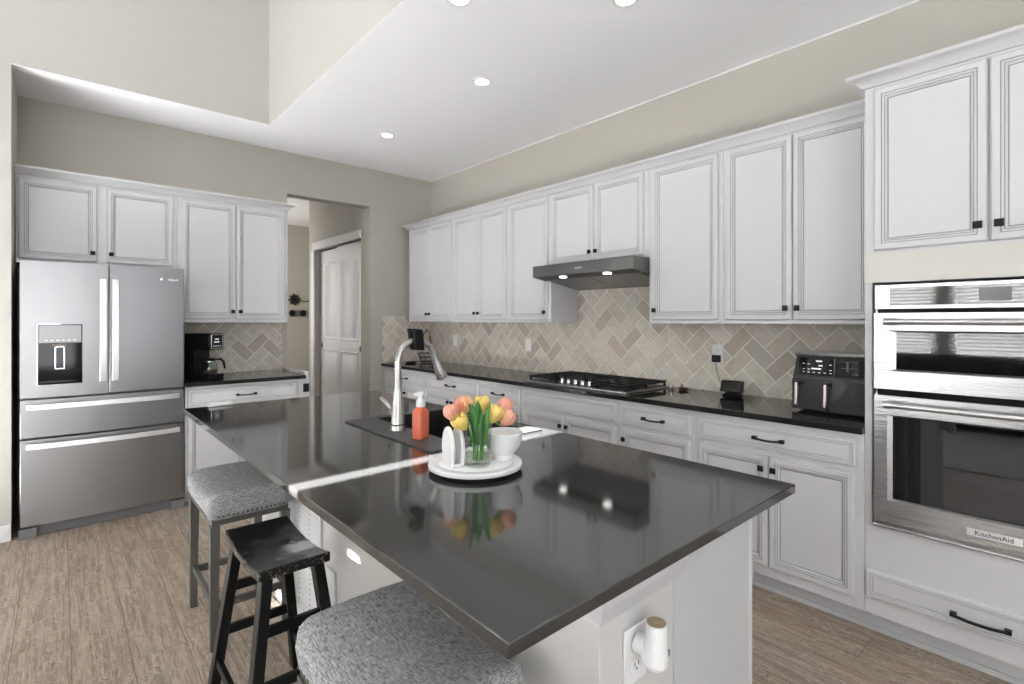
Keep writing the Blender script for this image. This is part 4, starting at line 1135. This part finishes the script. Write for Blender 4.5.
def fry_y(x, z, w_=.344, d_=.258, b=.024):
    k = x / (w_ / 2); f_ = (z - .176) / .11; d0 = .270 + (.245 - .270) * f_; yo = .010 * f_
    return -d0 / 2 - (.026 - .004 * f_) * (1 - k * k) + yo - .0015
def curved(x0, x1, z0, z1, off=.0):
    n = 8; m = MB(); vs = []; fs = []
    for i in range(n + 1):
        x = x0 + (x1 - x0) * i / n
        vs += [(x, fry_y(x, z0) - off, z0), (x, fry_y(x, z1) - off, z1), (x, fry_y(x, z0) + .004, z0), (x, fry_y(x, z1) + .004, z1)]
    for i in range(n):
        a = 4 * i; fs += [(a, a + 4, a + 5, a + 1), (a + 2, a + 3, a + 7, a + 6), (a + 1, a + 5, a + 7, a + 3), (a, a + 2, a + 6, a + 4)]
    fs += [(0, 1, 3, 2), (4 * n, 4 * n + 2, 4 * n + 3, 4 * n + 1)]
    return m.add(vs, fs)
cp = curved(-.150, .020, .190, .276, .002).build('control_panel', 'glossblack', t)
curved(.030, .150, .190, .276, .002).build('display_panel', 'glossblack', t)
m = MB()
for z in (.266, .192): m.f += []
for (a, b, z) in [(-.062, -.034, .262), (-.048, -.030, .240), (-.08, -.035, .224)]:
    y = fry_y((a + b) / 2, z) - .004; m.box(a, b, y - .0005, y + .002, z - .004, z + .003)
for k in range(6):
    a = -.125 + k * .026; y = fry_y(a, .205) - .004
    for zz in (.203, .218, .245):
        if abs(a + .05) < .03 and zz > .21: continue
        m.box(a, a + .010, y - .0002, y + .003, zz, zz + .0025)
m.build('control_marks', 'display', t)
m = MB()
for (a, b, c, d) in [(.024, .027, .188, .278), (.078, .086, .200, .266), (.045, .125, .232, .2335), (.045, .125, .205, .2065), (.045, .125, .264, .2655)]:
    y = fry_y((a + b) / 2, .23) - .005; m.box(a, b, y, y + .004, c, d)
m.build('display_lines', 'grayplastic', t)
for x, hx_ in ((-.088, -.130), (.088, .005)):
    y = -.140 - .028 * (1 - (x / .18) ** 2) - .0005
    bk = MB().panel(x - .084, x + .084, .012, .168, y + .018, [(0, .0), (0, .014), (.004, .018), (.008, .018)]).build('basket_front', 'fryer', t)
    m = MB(); m.bar((hx_, y - .040, .152), (hx_, y - .046, .040), .022, .014)
    m.build('basket_handle', 'rose', bk, bevel=.003)
    MB().box(hx_ - .014, hx_ + .014, y - .045, y + .012, .138, .158).build('handle_mount', 'black', bk, bevel=.003)
# jars right of the cooktop
t = thing('glass_jar', 'tiny amber glass jar with a metal lid beside the cooktop', 'jar', (3.075, 1.872, .9145))
MB().lathe([(0, 0), (.016, 0), (.018, .003), (.018, .020), (.014, .024), (0, .024)], n=20).build('jar_body', 'brass', t)
MB().lathe([(0, .0242), (.015, .0242), (.015, .032), (0, .033)], n=20).build('lid', 'chrome', t)
t = thing('spoon_rest', 'small dark brown spoon rest behind the amber jar', 'spoon rest', (3.125, 1.810, .9145))
MB().lathe([(0, 0), (.022, 0), (.038, .014), (.036, .016), (.020, .004), (0, .004)], n=24).build('dish', 'wood', t)
MB().tube([(-.028, .0, .018), (.0, .01, .021), (.035, .03, .030)], [.005, .004, .006], 8).build('spoon', 'blackmetal', t)
# basket in the far corner
t = thing('wire_basket', 'black wire basket with a tall arched hanger in the far corner of the counter', 'basket', (3.04, 4.87, .9145))
m = MB()
for z, r in [(.012, .062), (.06, .082), (.105, .095)]:
    m.tube([(r * math.cos(a / 14 * math.pi), r * math.sin(a / 14 * math.pi), z) for a in range(29)], .0032, 6)
m.build('rings', 'blackmetal', t)
m = MB()
for k in range(14):
    a = 2 * math.pi * k / 14; m.tube([(.062 * math.cos(a), .062 * math.sin(a), .004), (.082 * math.cos(a), .082 * math.sin(a), .06), (.095 * math.cos(a), .095 * math.sin(a), .105)], .0024, 6)
m.build('wires', 'blackmetal', t)
m = MB().tube([(0, -.094, .105), (0, -.088, .22), (0, -.05, .33), (0, 0, .365), (0, .05, .33), (0, .088, .22), (0, .094, .105)], .004, 8)
m.tube([(0, 0, .365), (0, 0, .33), (-.012, 0, .32)], .003, 8); m.build('hanger', 'blackmetal', t)
t = thing('wooden_disc', 'round mustard yellow board hanging inside the wire basket', 'board', (3.01, 4.87, 1.150), 0)
m = MB().tube([(0, 0, 0), (.010, 0, 0)], .052, 28); m.build('disc', 'yellow', t, bevel=.003)
m = MB().tube([(-.001, 0, 0), (.0, 0, 0)], .022, 20); m.build('emblem', 'brass', t)
t = thing('serving_dish', 'low black dish on the far end of the long counter', 'dish', (2.86, 4.90, .9145))
MB().lathe([(0, 0), (.045, 0), (.065, .014), (.062, .016), (.042, .005), (0, .005)], n=28).build('dish_body', 'black', t)
MB().tube([(-.08, 0, .0165), (.08, 0, .0165)], .004, 8).build('dish_handle', 'black', t)
# coffee maker
t = thing('coffee_maker', 'black drip coffee maker with a glass carafe on the short counter', 'coffee maker', (.885, 4.80, .9145), 38)
B(-.080, .080, -.115, .115, 0, .030).build('base', 'black', t, bevel=.004)
B(-.080, .080, .020, .115, .030, .245).build('water_tank', 'black', t, bevel=.006)
hd = B(-.080, .080, -.115, .115, .228, .362).build('brew_head', 'black', t, bevel=.008)
m = MB(); y = -.1165
for a in [(-.064, .064, .236, .242), (-.064, .064, .348, .354), (-.064, -.058, .236, .354), (.058, .064, .236, .354)]: m.box(a[0], a[1], y - .003, y + .002, a[2], a[3])
m.box(-.045, .045, y + .005, y + .02, .362, .366)
m.build('panel_frame', 'chrome', hd, bevel=.001)
m = MB().box(-.020, .020, y - .001, y + .001, .310, .320).box(-.028, .026, y - .001, y + .001, .288, .296)
for k in range(4): m.box(-.04 + k * .024, -.030 + k * .024, y - .001, y + .001, .256, .262)
m.build('panel_marks', 'display', hd)
cy = -.048
ca = MB().lathe([(0, .031), (.050, .031), (.055, .036), (.060, .075), (.056, .110), (.042, .135), (.040, .1345), (.053, .109), (.057, .075), (.052, .038), (0, .034)], (0, cy, 0), 28).build('carafe', 'glass', t)
MB().lathe([(0, .0345), (.0515, .0385), (.0555, .060), (0, .060)], (0, cy, 0), 24).build('coffee', 'wood', ca)
MB().lathe([(0, .136), (.043, .136), (.046, .146), (.040, .158), (0, .160)], (0, cy, 0), 24).build('carafe_lid', 'black', ca)
MB().lathe([(.0455, .130), (.0475, .130), (.0475, .137), (.0455, .137)], (0, cy, 0), 24).build('carafe_band', 'chrome', ca)
m = MB().tube([(.040, cy - .02, .147), (.080, cy - .035, .148), (.100, cy - .045, .125), (.106, cy - .05, .085), (.108, cy - .05, .065)], [.008, .010, .010, .009, .007], 10); m.build('carafe_handle', 'black', ca)

# hall decoration
t = thing('wall_flower', 'small dark metal flower on the far hall wall', 'wall decoration', (2.99, 8.985, 1.735))
m = MB()
for k in range(8):
    a = k * math.pi / 4; m.tube([(0, 0, 0), (.075 * math.cos(a), -.008, .075 * math.sin(a)), (.10 * math.cos(a + .2), 0, .10 * math.sin(a + .2))], [.010, .022, .006], 8)
m.build('petals', 'blackmetal', t)
MB().tube([(.08, 0, -.02), (.18, 0, -.03), (.28, 0, -.02)], .006, 8).build('stem', 'blackmetal', t)
t = thing('wall_hooks', 'small rack with dark round hooks below the metal flower', 'hook rack', (3.02, 8.985, 1.50))
B(-.10, .16, -.004, .012, -.055, .055).build('backplate', 'grayplastic', t, bevel=.003)
for x in (-.08, .10): MB().tube([(x, -.004, 0), (x, -.05, 0), (x, -.055, 0)], [.025, .055, .040], 16).build('hook', 'blackmetal', t)

# sofa seen only in the oven's reflection
t = thing('sofa', 'dark upholstered sofa in the great room under the blinds', 'sofa', (-3.5, 1.4, 0), 0)
B(-.45, .45, -1.05, 1.05, .10, .42).build('base', 'sofa', t, bevel=.03)
B(-.47, -.25, -1.05, 1.05, .42, .90).build('backrest', 'sofa', t, bevel=.05, seg=3)
for s_ in (-1, 1): B(-.45, .45, s_ * 1.16 - .11, s_ * 1.16 + .11, .06, .64).build('arm', 'sofa', t, bevel=.04, seg=3)
for y in (-.70, 0, .70):
    B(-.24, .47, y - .34, y + .34, .42, .56).build('seat_cushion', 'sofa', t, bevel=.035, seg=3)
for x in (-.38, .38):
    for y in (-.98, .98): MB().frustum((x - .02, x + .02, y - .02, y + .02), (x - .03, x + .03, y - .03, y + .03), 0, .10).build('leg', 'wood', t)
